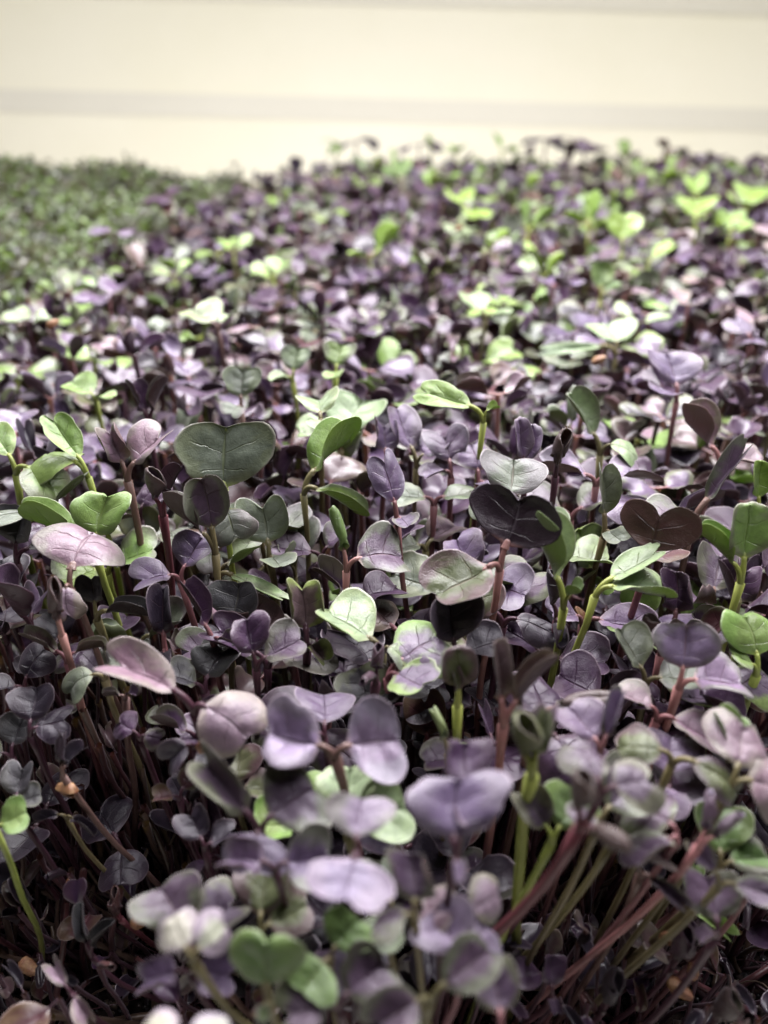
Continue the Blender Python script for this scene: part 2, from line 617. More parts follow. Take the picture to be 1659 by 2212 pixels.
def set_tints(o, tint, stem, rnd):
    t, r, u = TINT[tint]
    if rnd.random() < 0.22 and tint not in ('heart', 'eyed', 'black', 'bright', 'cream'):
        o2 = TINT['mauve'][0] if t[1] > t[2] * 1.15 else (0.11, 0.12, 0.065)
        r = tuple(a * .4 + c * .6 for a, c in zip(r, o2))
    o['top_tint'] = vary(t, rnd)
    o['rim_tint'] = vary(r, rnd)
    o['under_tint'] = vary(u, rnd)
    o['petiole_tint'] = vary(STEM[stem], rnd, 0.1)


def bud_arrays():
    V, F, M_, UV = [], [], [], []
    off = 0
    for az, el, L in ((20, 60, 0.30), (200, 66, 0.26), (110, 74, 0.2)):
        v, f, m, uv = leaf_arrays('fold', 2, 8, 3, 0.05)
        mt = np.array(leaf_matrix(az, el, 0, L, 0.5))
        v = v @ mt[:3, :3].T
        V.append(v)
        F += [tuple(i + off for i in q) for q in f]
        M_.append(m)
        UV.append(uv)
        off += len(v)
    return np.vstack(V), F, np.vstack(M_), np.vstack(UV)


_b = bud_arrays()
BUD = mesh_from('young_leaf_bud', _b[0], _b[1], M_LEAF, _b[2], _b[3])
plants = []      # records of things, for the labels


def seedling(x, y, z, leaves, tint, stem, rnd, root=None, r=0.85, label=None, group='radish microgreen seedlings', bend=None, bud=False, short=None):
    """x, y, z: the point in mm where the leaf stalks meet the stem"""
    e = bpy.data.objects.new('seedling', None)
    e.empty_display_size = 0.004
    col.objects.link(e)
    if root is None:
        root = (x + rnd.uniform(-7, 7), y + rnd.uniform(-4, 8), 0)
    e.location = (root[0] * MM, root[1] * MM, 0)
    tip = np.array([x - root[0], y - root[1], z])
    Lm = max(l[2] for l in leaves)
    lean = np.array([tip[0], tip[1], z]) / np.linalg.norm(tip)
    fork = tip - (lean * 0.5 + np.array([0, 0, 0.5])) * (0.17 * Lm + 0.6)
    p = stem_path((0, 0, -1.0), fork, rnd, 13, bend)
    v, f, h = tube_arrays(p * MM, stem_radii(13, r) * MM, 8)
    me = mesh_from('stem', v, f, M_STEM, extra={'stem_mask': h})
    so = bpy.data.objects.new('stem', me)
    so['petiole_tint'] = vary(STEM[stem], rnd, 0.1)
    col.objects.link(so)
    so.parent = e
    cx = cy = 0
    rad = 0
    for i, lf in enumerate(leaves):
        az, el, L, shp = lf[:4]
        wf = lf[4] if len(lf) > 4 else 1.0
        roll = lf[5] if len(lf) > 5 else rnd.uniform(-8, 8)
        tn = lf[6] if len(lf) > 6 else tint
        lo = bpy.data.objects.new('cotyledon', leaf_mesh(shp, rnd.randrange(6)))
        col.objects.link(lo)
        lo.parent = e
        a_, e_ = R(az), R(el)
        dv = np.array([math.cos(a_) * math.cos(e_), math.sin(a_) * math.cos(e_), math.sin(e_)])
        base = tip + dv * (0.22 * L)
        pt = (p[-1] - p[-2]) / np.linalg.norm(p[-1] - p[-2])
        t_ = np.linspace(0, 1, 9)[:, None]
        b0, b1, b2, b3 = fork - pt * 0.5, fork + pt * 0.13 * L + dv * 0.03 * L, base - dv * 0.14 * L, base + dv * 0.04 * L
        pp = (1 - t_) ** 3 * b0 + 3 * (1 - t_) ** 2 * t_ * b1 + 3 * (1 - t_) * t_ * t_ * b2 + t_ ** 3 * b3
        rr_ = np.linspace(r * 0.78, 0.042 * L, 9)
        v, f, h = tube_arrays(pp * MM, rr_ * MM, 7)
        ps = bpy.data.objects.new('leaf_stalk', mesh_from('leaf_stalk', v, f, M_STEM, extra={'stem_mask': h * 0.2 + 0.8}))
        ps['petiole_tint'] = tuple(so['petiole_tint'])
        col.objects.link(ps)
        ps.parent = e
        lo.matrix_local = Matrix.Translation(Vector(tip) * MM) @ leaf_matrix(az, el, roll, L * MM, wf)
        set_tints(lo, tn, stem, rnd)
        if tn != tint:
            lo['label'] = COLOUR_WORD[tn] + ' seed leaf'
    if bud:
        bo = bpy.data.objects.new('leaf_bud', BUD)
        col.objects.link(bo)
        bo.parent = e
        bo.matrix_local = Matrix.Translation(Vector(fork) * MM) @ Matrix.Rotation(rnd.uniform(0, 6), 4, 'Z') @ Matrix.Scale(8 * MM, 4)
        set_tints(bo, tint, stem, rnd)
    e['category'] = 'seedling'
    e['group'] = group
    if label:
        e['label'] = label
    px, py, d = project(x, y, z)
    rec = dict(o=e, px=px, py=py, d=d, tint=tint, stem=stem, leaves=leaves, z=z, x=x, y=y, label=label, short=short)
    plants.append(rec)
    return rec

# ------------------------------------------------------------------ the seedlings one can point to in the photograph
# px, py, z, leaves (azimuth, elevation, length, shape, width factor, roll), tint, stem, dx/dy of root, label, short name
A_ = None
HERO = [
 # --- the sharp middle
 (485, 1085, 84, [(96, 58, 15, 'open', 1.12, 0), (290, -10, 8, 'droop')], 'grey', 'lime', (2, 0), 'tall seedling with one broad grey-green heart leaf standing upright, sharply veined', 'the broad grey-green heart leaf'),
 (462, 1172, 80, [(104, 62, 11.5, 'spoon', .84, -6), (158, 38, 10, 'fold', .62, 20)], 'mauve', 'olive', (2, 0), 'seedling with a grey spoon-shaped leaf and a narrow folded one on an olive stem', 'the grey spoon-leaved seedling'),
 (349, 1096, 84, [(150, 58, 7.5, 'pod', .9, 10), (35, 55, 7.5, 'fold', .75, -25)], 'purple', 'red', (0, 0), 'dark purple seedling with two small clasped leaves on a thick red stem', 'the red-stemmed clasped bud'),
 (582, 1196, 73, [(104, 55, 11.5, 'cup', 1.15, 0), (300, 0, 6, 'open')], 'grey', 'olive', (0, 0), 'cupped grey-green heart leaf below the broad grey-green one', 'the cupped grey-green heart'),
 (203, 1182, 78, [(78, 52, 11, 'open', .95, 12), (165, 22, 13, 'fold', .7, 30)], 'yellow', 'lime', (0, 4), 'large yellow-green seedling with a wide crinkled leaf spreading like a sail', 'the big yellow-green sail leaf'),
 (96, 1100, 80, [(205, 5, 10, 'flat', .55, 10), (25, 28, 9, 'flat', .6, -15)], 'grey', 'brown', (0, 6), 'seedling with two slim pale grey-green leaves in one slanting line', 'the slim slanting grey-green pair'),
 (146, 1250, 80, [(84, 26, 12.5, 'dome', 1.35, 5), (275, -20, 7, 'droop', .8)], 'pink', 'brown', (3, 2), 'wide pinkish mauve dome-shaped leaf pair on a brown-red stem', 'the pinkish mauve dome leaf'),
 (228, 1222, 66, [(8, 18, 11, 'open', .95, 0), (228, 4, 10, 'open', 1.0)], 'yellow', 'lime', (0, 2), 'round yellow-green leaf pair tucked behind the pinkish mauve dome leaf', A_),
 (388, 1240, 74, [(58, 34, 8.5, 'open', .85, 0), (200, 8, 8.5, 'open', .95, 0)], 'lilac', 'pink', (0, 0), 'small lilac seedling with two rounded lobes and a pink stem under the grey spoon leaf', A_),
 (470, 1226, 71, [(10, 20, 10, 'cup', .9, -8), (330, -8, 14, 'flat', .3, 0)], 'pale', 'olive', (0, 0), 'pale green cupped leaf with a bright rim, beside the olive stem', 'the pale bright-rimmed cup'),
 (694, 1192, 71, [(184, 6, 10, 'flat', .8, 0), (32, 30, 7.5, 'open', .8)], 'purple', 'dark', (0, 0), 'flat dusky purple leaf pair lying level on a dark stem', 'the level dusky purple pair'),
 (748, 1214, 78, [(112, 58, 8.5, 'roll', .7, 0, 'green'), (12, 14, 11, 'wavy', .95, 8)], 'mauve', 'rose', (-3, 0), 'seedling with one curled green leaf and one wavy grey-mauve leaf on a pink stem', 'the curled green-and-mauve seedling'),
 (500, 1358, 66, [(72, 52, 9, 'open', 1.0, 0), (250, -15, 6, 'open')], 'darkgrey', 'olive', (0, 0), 'smooth slate-grey round leaf low between stems', 'the slate-grey round leaf'),
 (458, 1372, 68, [(138, 42, 9, 'fold', .8, 10), (330, 0, 6, 'fold', .7)], 'purple', 'pink', (0, 0), 'dusky purple folded leaf held out over a pink stem', A_),
 (552, 1430, 71, [(118, 52, 8, 'open', .85, 0), (20, 18, 8.6, 'open', .9, 0)], 'purple', 'dark', (-3, 0), 'crisp dusky purple pair with pale margins, one lobe upright and one level', 'the crisp pale-edged purple pair'),
 (662, 1384, 70, [(95, 58, 11.5, 'cup', 1.05, 0), (310, -5, 5, 'fold')], 'heart', 'dark', (0, 0), 'brown heart-shaped leaf with a bright green rim facing out', 'the green-rimmed brown heart'),
 (684, 1398, 66, [(90, 50, 6.5, 'cup', .9, 0), (180, 20, 5, 'fold')], 'black', 'dark', (2, -3), 'near-black crumpled small leaf standing against the green-rimmed brown heart', A_),
 (826, 1392, 73, [(150, 10, 12, 'open', .95, 4), (330, 0, 5, 'droop')], 'pale', 'olive', (0, 0), 'smooth pale green heart leaf lying flat above a round eyed leaf', 'the smooth pale green heart'),
 (838, 1446, 71, [(28, 24, 11.5, 'flat', 1.0, 8), (318, 8, 9, 'flat', 1.05, 12)], 'eyed', 'pink', (0, 2), 'round green leaf pair with lilac centres and green margins', 'the lilac-centred green pair'),
 (812, 1462, 72, [(80, 50, 5, 'pod', 1, 0), (250, 30, 5.5, 'roll', .8, 0)], 'purple', 'dark', (0, 0), 'little knotted purple bud on a straight dark stem', 'the little knotted purple bud'),
 (1082, 1206, 84, [(230, 126, 12.5, 'flat', 1.2, 0), (206, -22, 13.5, 'open', .92, -6, 'olive')], 'black', 'rose', (2, 0), 'tall seedling with one near-black leaf held upright and one olive leaf hanging', 'the tall near-black leaf'),
 (1096, 1092, 82, [(72, 34, 11, 'open', 1.1, 0), (220, 0, 8, 'open')], 'grey', 'pink', (0, 0), 'veined pale grey-green leaf just behind the tall near-black leaf', 'the veined leaf behind the black one'),
 (1002, 1364, 68, [(68, 48, 10, 'open', 1.0, 0), (230, -10, 6, 'open')], 'olive', 'olive', (0, 0), 'olive green round leaf with a purple margin under the hanging olive leaf', 'the purple-edged olive disc'),
 (1088, 1330, 69, [(150, 10, 10.5, 'dome', .72, 0), (345, -6, 9.5, 'dome', .7, 0)], 'black', 'dark', (0, 0), 'glossy near-black leaf pair arched like a bumpy saddle with a water drop', 'the glossy near-black saddle'),
 (985, 1410, 71, [(108, 56, 9.8, 'open', .95, 0), (8, 12, 8.6, 'open', .8, 0)], 'black', 'dark', (0, 0), 'near-black veined upright lobe with a lower lobe beside it', 'the near-black veined pair'),
 (1222, 1286, 79, [(132, 50, 13, 'fold', .68, 12), (300, 40, 4, 'fold')], 'pale', 'lime', (0, 0), 'pale green folded leaf rising to a notched tip on a lime stem', 'the pale green notched fold'),
 (1292, 1264, 79, [(352, 0, 12, 'open', .9, -8), (22, 16, 11, 'flat', .6, 0)], 'pale', 'lime', (-13, 0), 'pale green leaf pair at the end of a long slanting lime stem', 'the pale pair on the slanting stem'),
 (1206, 1326, 71, [(128, 46, 7.5, 'pod', .75, 0), (260, -30, 7, 'pod', .75, 0)], 'black', 'dark', (0, 0), 'near-black seedling of two small pointed folded leaves, one up and one down', A_),
 (1262, 1330, 66, [(338, 0, 11, 'open', .72, 0), (190, 10, 7, 'open')], 'lilac', 'pink', (0, 2), 'flat lilac leaf below the slanting lime stem', A_),
 (1458, 1344, 73, [(78, 58, 9.5, 'cup', .98, 0), (290, 0, 5, 'fold')], 'purple', 'pink', (-1, 0), 'dusky purple heart leaf upright on a thick pink stem', 'the upright dusky purple heart'),
 (1606, 1236, 80, [(84, 60, 10.5, 'spoon', .95, 0), (148, 32, 9, 'fold', .7, 15)], 'yellow', 'lime', (0, 0), 'bright yellow-green spoon leaf with a folded partner', 'the yellow-green spoon pair'),
 (1592, 1320, 71, [(62, 46, 9.5, 'cup', .95, 0), (128, 52, 8, 'fold', .7, 0)], 'purple', 'olive', (0, 0), 'dark cupped round leaf under the yellow-green spoon pair', A_),
 (1400, 1212, 80, [(240, 104, 11, 'flat', 1.15, 0), (30, 0, 7, 'open')], 'maroon', 'pink', (0, 0), 'maroon leaf showing its dark underside above a pink stem', 'the maroon underside leaf'),
 (858, 1112, 82, [(116, 60, 10.5, 'dome', .72, 8), (300, 0, 5, 'open')], 'lilac', 'pink', (0, 0), 'lilac oval leaf tilted upright with a pink notched foot', 'the tilted lilac oval'),
 (1136, 1012, 84, [(114, 60, 9, 'spoon', .68, 0), (70, 42, 8, 'spoon', .7, 0)], 'lilac', 'dark', (0, 0), 'pair of narrow lilac spoons standing side by side', 'the two narrow lilac spoons'),
 (1202, 1012, 85, [(80, 62, 8, 'pod', 1.0, 0), (260, 70, 5, 'pod', .8)], 'brown', 'dark', (0, 0), 'plump brownish purple closed pod beside two narrow lilac spoons', 'the plump closed pod'),
 (975, 1014, 79, [(100, 42, 10, 'open', 1.05, 0), (200, 0, 7, 'open')], 'lilac', 'pink', (0, 0), 'lilac heart leaf with a creased middle', 'the creased lilac heart'),
 (1034, 1034, 78, [(95, 48, 9.5, 'dome', 1.0, 0), (300, 0, 7, 'open')], 'lilac', 'pink', (0, 0), 'darker lilac domed heart between the creased heart and the veined leaf', A_),
 (900, 990, 79, [(120, 38, 11, 'open', .7, 0), (30, 20, 8, 'open')], 'lilac', 'olive', (0, 0), 'lilac-grey long leaf above an olive stem, centre of the field', A_),
 (834, 988, 80, [(92, 34, 9.5, 'cup', 1.1, 0), (270, 0, 6, 'open')], 'lilac', 'pink', (0, 0), 'cupped lilac heart with dark veins beside the tilted lilac oval', A_),
 (272, 1018, 86, [(128, 46, 10.5, 'cup', .9, -8), (38, 36, 11.5, 'open', .9, 14)], 'pink', 'brown', (0, 0), 'tall shining lilac-pink pair spread like wings on a thick brown stem', 'the shining lilac-pink wings'),
 (186, 1008, 86, [(158, 14, 13, 'dome', .9, 0), (140, 34, 11, 'flat', .6, 0)], 'yellow', 'lime', (0, 0), 'two smooth yellow-green leaves stacked over a lime stem', 'the stacked yellow-green leaves'),
 (30, 1000, 86, [(340, -8, 12, 'droop', .9, 0), (130, 20, 10, 'flat', .6, 0)], 'yellow', 'lime', (-4, 0), 'yellow-green drooping leaf at the edge of the field beside the stacked leaves', 'the drooping yellow-green edge leaf'),
 (655, 1042, 84, [(44, 30, 13, 'fold', .95, -10), (335, -14, 12, 'fold', .5, 0)], 'yellow', 'olive', (-6, 0), 'yellow-green crinkled leaf leaning out on a curved olive stem', 'the crinkled leaf on the curved stem'),
 (692, 902, 90, [(95, 8, 10, 'open', 1.0, 0), (278, 0, 6, 'flat')], 'pale', 'olive', (0, 0), 'pale green flat heart leaf raised on a tall thin stalk', 'the raised pale green heart'),
 (735, 950, 76, [(70, 22, 14, 'open', 1.0, 0), (180, 10, 11, 'open')], 'pale', 'olive', (0, 0), 'broad soft pale green leaf below the raised pale green heart', A_),
 (1046, 888, 92, [(160, 12, 14, 'flat', .5, -22), (20, 10, 3, 'fold')], 'bright', 'lime', (1, 0), 'lime seedling with one long folded leaf on a glowing lime stem', 'the glowing lime seedling'),
 (520, 872, 84, [(92, 48, 10, 'open', .95, 0), (250, 0, 7, 'open')], 'grey', 'brown', (0, 0), 'round grey-green disc leaf among soft purple leaves', 'the round grey-green disc'),
 (470, 708, 97, [(140, 12, 14, 'open', 1.1, 0), (60, 15, 9, 'open')], 'pale', 'brown', (5, 0), 'large whitish green leaf raised on a slanting brown stem', 'the large whitish green leaf'),
 (490, 935, 84, [(186, 6, 12, 'droop', .8, 0, 'maroon'), (2, 4, 13, 'droop', .55, 0)], 'maroon', 'olive', (6, 4), 'maroon leaf pair arching down on both sides like a moustache', 'the maroon arching pair'),
 (1050, 682, 90, [(125, 16, 15, 'open', 1.0, 0), (340, 0, 11, 'flat')], 'pale', 'olive', (0, 0), 'pale green wide pair catching light before the tray middle', 'the wide pale green pair'),
 (1335, 752, 86, [(95, 14, 15, 'open', 1.15, 0), (190, 0, 28, 'flat', .17, -30, 'pale')], 'pale', 'olive', (0, 0), 'whitish green heart leaf with a very long strap-like partner', 'the long strap leaf'),
 (1272, 495, 90, [(92, 45, 19, 'fold', .9, 0), (190, 22, 14, 'fold', .6)], 'bright', 'lime', (0, 0), 'large lime folded leaf standing high near the far edge', 'the high lime folded leaf'),
 (1345, 535, 92, [(90, 52, 18, 'open', 1.0, 0), (270, 10, 8, 'flat')], 'bright', 'lime', (0, 0), 'squarish glowing lime leaf in front of the high folded one', 'the squarish lime leaf'),
 (1505, 480, 92, [(85, 30, 20, 'open', 1.2, 0), (270, 10, 8, 'flat')], 'bright', 'lime', (0, 0), 'wide lime leaf lying level near the far edge', 'the wide level lime leaf'),
 (1400, 568, 88, [(25, 20, 16, 'flat', .7, 0), (200, 14, 10, 'flat', .8)], 'bright', 'lime', (0, 0), 'slanting lime leaf under the squarish lime leaf', A_),
 (1300, 640, 84, [(100, 48, 14, 'spoon', .95, 0), (20, 30, 10, 'open', 1)], 'green', 'lime', (0, 0), 'round shaded green leaf at the foot of the lime cluster', A_),
 (800, 560, 86, [(25, 30, 19, 'fold', .8, 0), (200, 8, 12, 'open')], 'bright', 'lime', (0, 0), 'lime pointed leaf alone amid purple, half way back', 'the lone lime leaf'),
 (590, 606, 86, [(60, 30, 14, 'open', 1.0, 0), (180, 16, 12, 'open')], 'yellow', 'lime', (0, 0), 'yellow-green pair near the cress side of the tray', A_),
 (505, 548, 86, [(20, 20, 14, 'open', 1.0, 0), (170, 22, 13, 'open')], 'yellow', 'lime', (0, 0), 'wide soft yellow-green pair behind the other one near the cress', A_),
 (1140, 505, 86, [(110, 40, 17, 'fold', .9, 0), (20, 36, 17, 'fold', .7)], 'yellow', 'lime', (0, 0), 'yellow-green winged pair in the far half of the tray', A_),
 (1505, 435, 88, [(90, 50, 19, 'open', .9, 0), (270, 10, 8, 'flat')], 'bright', 'lime', (0, 0), 'squarish lime leaf upright on the skyline', 'the lime leaf on the skyline'),
 (1612, 455, 90, [(60, 30, 22, 'open', 1.0, 0), (200, 20, 16, 'open')], 'bright', 'lime', (0, 0), 'lime leaf pair beside the wide level lime leaf', A_),
 (1580, 505, 84, [(90, 30, 17, 'open', 1.0, 0), (340, 10, 14, 'open')], 'yellow', 'lime', (0, 0), 'yellow-green broad leaf in front of the wide level lime leaf', A_),
 (868, 395, 92, [(100, 40, 20, 'open', .9, 0), (200, 20, 16, 'open')], 'green', 'olive', (0, 0), 'green leaf on the far skyline between purple heads', A_),
 (245, 510, 92, [(165, 18, 15, 'dome', .95, 0), (0, 14, 13, 'dome', .9)], 'lilac', 'dark', (0, 0), 'lilac domed pair leaning over the edge of the cress', 'the lilac dome over the cress'),
 (375, 600, 84, [(20, 20, 13, 'open', .9, 0), (190, 12, 11, 'open')], 'yellow', 'lime', (0, 0), 'small yellow-green pair beside the lilac dome', A_),
 (150, 640, 84, [(95, 40, 13, 'open', .8, 0), (0, 20, 13, 'open')], 'pale', 'pink', (0, 0), 'whitish pair at the border with the cress', A_),
 (60, 705, 84, [(150, 30, 12, 'flat', .9, 0), (20, 10, 11, 'open')], 'pale', 'dark', (0, 0), 'pale green leaf at the very corner of the purple tray', A_),
 (112, 705, 90, [(80, 60, 10, 'fold', .7, 0), (10, 30, 9, 'cup', .9)], 'purple', 'dark', (0, 0), 'purple folded seedling still gripping its orange seed hull', A_),
 (1380, 700, 82, [(160, 20, 14, 'flat', .9, 0), (350, 4, 14, 'flat', .9)], 'pale', 'olive', (0, 0), 'pale green level pair behind the long strap leaf', A_),
 (1625, 740, 88, [(120, 36, 14, 'dome', 1.0, 0), (250, 20, 10, 'dome')], 'lilac', 'pink', (0, 0), 'lilac arched leaf near the edge behind the mid tray', A_),
 (1465, 850, 84, [(95, 42, 13, 'open', 1.1, 0), (210, 10, 9, 'open')], 'lilac', 'pink', (0, 0), 'creased lilac leaf standing behind the shiny flat pair', A_),
 (725, 800, 84, [(80, 40, 9, 'open', 1.0, 0), (270, 0, 6, 'open')], 'yellow', 'lime', (0, 0), 'small yellow-green heart leaf behind the raised pale green heart', A_),
 (632, 812, 82, [(80, 48, 9, 'open', .9, 0), (200, 0, 7, 'open')], 'pale', 'lime', (0, 0), 'small pale green squarish leaf beside the yellow-green heart', A_),
 (205, 855, 80, [(150, 16, 9, 'open', 1.0, 0), (330, 0, 6, 'open')], 'yellow', 'lime', (0, 0), 'little yellow-green leaf amid glossy purple ones', A_),
 (320, 905, 84, [(138, 55, 10, 'cup', .85, 0), (38, 55, 9, 'fold', .7)], 'purple', 'dark', (0, 0), 'dusky purple cupped pair opening like a tulip', 'the tulip-like purple pair'),
 (1290, 1030, 79, [(170, 8, 12, 'wavy', .85, 0), (5, 8, 12, 'wavy', .85)], 'silver', 'pink', (0, 0), 'lilac satin pair lying level and waved', 'the level lilac satin pair'),
 (1300, 960, 82, [(130, 34, 12, 'spoon', .7, 0), (340, 10, 8, 'droop')], 'pale', 'olive', (0, 0), 'pale green elongated leaf behind the level lilac satin pair', A_),
 (1560, 985, 80, [(140, 30, 12, 'fold', .9, 0), (340, 0, 9, 'open')], 'pink', 'rose', (0, 0), 'shining pink folded leaf near the edge of the tray', A_),
 (1440, 1115, 76, [(150, 20, 12, 'dome', 1.0, 0), (10, 16, 10, 'fold', .6)], 'lilac', 'pink', (0, 0), 'lilac domed leaf above the maroon underside leaf', A_),
 (1308, 1140, 78, [(100, 60, 11, 'fold', .6, 0), (290, 0, 5, 'open')], 'grey', 'olive', (0, 0), 'narrow grey-green upright leaf before the level lilac satin pair', A_),
 (1235, 1105, 72, [(168, 6, 12, 'open', 1.0, 0), (20, 12, 11, 'open', 1)], 'mauve', 'pink', (0, 0), 'broad pale mauve level pair behind the tall near-black leaf', A_),
 (938, 1075, 76, [(180, 5, 9, 'flat', .8, 0), (2, 8, 9, 'flat', .8)], 'grey', 'pink', (0, 0), 'pale level pair with rosy margins beside the tilted lilac oval', A_),
 (920, 1175, 66, [(200, 6, 8, 'open', 1.0, 0), (40, 14, 9, 'open', 1.0, 0, 'pink')], 'grey', 'olive', (0, 0), 'grey-green and pink leaf pair low behind the hanging olive leaf', A_),
 (1200, 1195, 70, [(110, 10, 11, 'open', 1.0, 0), (345, -4, 11, 'open')], 'pale', 'pink', (0, 0), 'pale whitish leaf pair glimpsed behind the pale green notched fold', A_),
 (1640, 1095, 80, [(95, 60, 8, 'spoon', .7, 0), (270, 0, 5, 'open')], 'bright', 'lime', (0, 0), 'small bright lime leaf lit from behind, above the spoon pair', A_),
 (1500, 1110, 78, [(35, 34, 16, 'fold', .4, 0), (200, 10, 10, 'open')], 'mauve', 'brown', (0, 0), 'long narrow mauve-grey leaf rising beside the maroon underside leaf', A_),
 (770, 1300, 66, [(150, 26, 9, 'fold', 1.0, 0), (20, 20, 9, 'wavy', 1)], 'purple', 'dark', (0, 0), 'dusky purple ribbed leaf above the smooth pale green heart', A_),
 (355, 1395, 66, [(100, 56, 9, 'fold', 1.05, 0), (280, 0, 6, 'fold')], 'black', 'pink', (0, 0), 'near-black wrinkled heart between the two purple folded leaves', A_),
 (205, 1318, 70, [(98, 56, 7, 'cup', .9, 0), (345, 8, 10, 'fold', .6)], 'darkgrey', 'olive', (0, 0), 'slate cupped leaf with a purple shelf-like partner on an olive stem', A_),
 (128, 1352, 76, [(100, 66, 8.5, 'pod', .85, 0), (280, 80, 6, 'pod', .8)], 'brown', 'rose', (2, 0), 'plump closed purple pod on a bright pink stem', 'the pod on the pink stem'),
 (142, 1414, 68, [(168, 18, 7, 'fold', .7, 0), (8, 12, 6, 'fold', .6)], 'brown', 'pink', (2, 0), 'brownish folded pair in front of the pod on the pink stem', A_),
 (300, 1110, 72, [(60, 48, 9, 'dome', .9, 0), (230, 10, 8, 'open')], 'purple', 'dark', (0, 4), 'dark round domed leaf behind the red-stemmed clasped bud', A_),
 (30, 1195, 72, [(70, 56, 10, 'open', .9, 0), (20, 12, 11, 'flat', .4)], 'darkgrey', 'dark', (0, 0), 'dark slate leaf half hidden beside the pinkish mauve dome leaf', A_),
 (1505, 1390, 70, [(20, 40, 8, 'cup', .9, 0), (200, 8, 6, 'dome', .9)], 'maroon', 'pink', (0, 0), 'maroon leaf turned to its brick-red side beneath the upright dusky purple heart', A_),
 (1430, 1400, 70, [(160, 30, 6, 'pod', 1.0, 0), (20, 25, 5, 'pod', 1)], 'brown', 'pink', (0, 0), 'brownish double-lobed bud beneath the upright dusky purple heart', A_),
 (1640, 1440, 70, [(98, 48, 10, 'flat', .95, 0), (170, 20, 6, 'flat')], 'yellow', 'lime', (0, 0), 'yellow-green disc leaf cut by the edge, low', A_),
 (1600, 1378, 70, [(178, 14, 8, 'flat', .6, 0), (350, 0, 8, 'flat')], 'mauve', 'lime', (0, 0), 'thin mauve leaf just above the yellow-green disc leaf', A_),
 # --- the near right
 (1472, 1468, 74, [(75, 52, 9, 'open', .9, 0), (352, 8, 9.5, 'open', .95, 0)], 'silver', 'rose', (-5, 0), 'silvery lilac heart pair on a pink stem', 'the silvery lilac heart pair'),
 (1398, 1462, 70, [(125, 34, 9, 'open', .8, 0), (352, 2, 9.5, 'open', .9, 0)], 'grey', 'olive', (-3, 0), 'grey-green pair just beside the silvery lilac heart pair', A_),
 (1426, 1536, 70, [(152, 16, 7, 'open', .8, 0), (330, -14, 9, 'open', .75, 0)], 'pink', 'pink', (-2, 0), 'small pinkish mauve pair below the silvery lilac pair', A_),
 (1090, 1545, 78, [(108, 54, 9, 'fold', .8, 0), (28, 44, 9.5, 'fold', .8, 0)], 'brown', 'rose', (-2, 0), 'brownish purple leaves curled together above a pink stem', 'the curled brownish cluster'),
 (990, 1508, 76, [(88, 64, 7.2, 'spoon', .95, 0), (120, 70, 4, 'fold', .8)], 'olive', 'lime', (-1, 0), 'olive green spoon leaf upright on a lime stem', 'the olive spoon on the lime stem'),
 (1160, 1535, 74, [(2, 8, 10, 'roll', .6, 0), (230, 10, 6, 'fold')], 'mauve', 'brown', (0, 0), 'mauve-grey leaf rolled into a tube lying level', 'the rolled-up leaf tube'),
 (968, 1600, 68, [(120, 40, 6, 'roll', .9, 0), (320, 30, 5.5, 'roll', .9, 0)], 'pale', 'olive', (0, 0), 'crumpled pale green bud half unfurled', 'the crumpled pale green bud'),
 (1152, 1640, 79, [(130, 48, 8.5, 'pod', 1.0, 0), (70, 58, 8, 'fold', .9, 0)], 'olive', 'lime', (4, 0), 'olive curled seedling nodding on a thick curved lime stem', 'the nodding olive seedling'),
 (1012, 1708, 81, [(96, 28, 8.5, 'cup', 1.3, 0), (268, 20, 6, 'cup', 1)], 'purple', 'dark', (0, 0), 'dusky purple cup with an olive rim above the big lilac-grey heart', A_),
 (984, 1830, 80, [(92, 60, 10.5, 'open', 1.3, 0), (270, 10, 4, 'fold')], 'lilac', 'dark', (0, 2), 'big soft lilac-grey heart leaf facing out', 'the big lilac-grey heart'),
 (1302, 1690, 82, [(110, 52, 7.5, 'dome', 1.0, 0), (12, 22, 8.5, 'dome', .95, 0)], 'mauve', 'dark', (-9, 1), 'shiny mauve and green domed pair leaning outward', 'the shiny mauve-green domes'),
 (1300, 1600, 76, [(118, 40, 8.5, 'open', .9, 0), (60, 44, 8, 'fold', .7)], 'lilac', 'pink', (-3, 1), 'lilac leaf tucked behind the shiny mauve-green domes', A_),
 (1300, 1745, 74, [(40, 26, 9, 'open', 1.0, 0), (200, 10, 5, 'open')], 'mauve', 'olive', (-4, 1), 'mauve leaf with a green margin under the shiny domes', A_),
 (1258, 1758, 82, [(110, 50, 6.5, 'pod', 1.1, 0), (310, 10, 6, 'roll', 1)], 'brown', 'red', (-14, 2), 'shiny reddish-purple hooked bud on a thick leaning stem', 'the shiny hooked bud'),
 (1196, 1790, 70, [(125, 44, 8.5, 'cup', .85, 0, 'mauve'), (50, 50, 8, 'open', .9, 0)], 'green', 'lime', (-2, 1), 'one mauve cupped leaf and one green leaf sharing a stem behind the hooked bud', A_),
 (1325, 1796, 68, [(40, 24, 8.5, 'open', .8, -10), (350, -14, 8, 'fold', .8, 0)], 'pink', 'olive', (-12, 2), 'pinkish mauve pair on a long bare leaning olive stem', 'the pair on the bare leaning stem'),
 (1470, 1780, 72, [(135, 22, 8, 'dome', 1.1, 0), (210, -10, 8, 'fold', .8)], 'mauve', 'pink', (-6, 1), 'mauve-green crumpled leaf beside the hooked lilac pod', A_),
 (1516, 1800, 72, [(62, 30, 6.5, 'pod', .9, 0), (10, 18, 6.5, 'pod', .7, 0)], 'silver', 'rose', (-14, 3), 'satin lilac pod hooked over at the end of a long pink stem', 'the hooked lilac pod'),
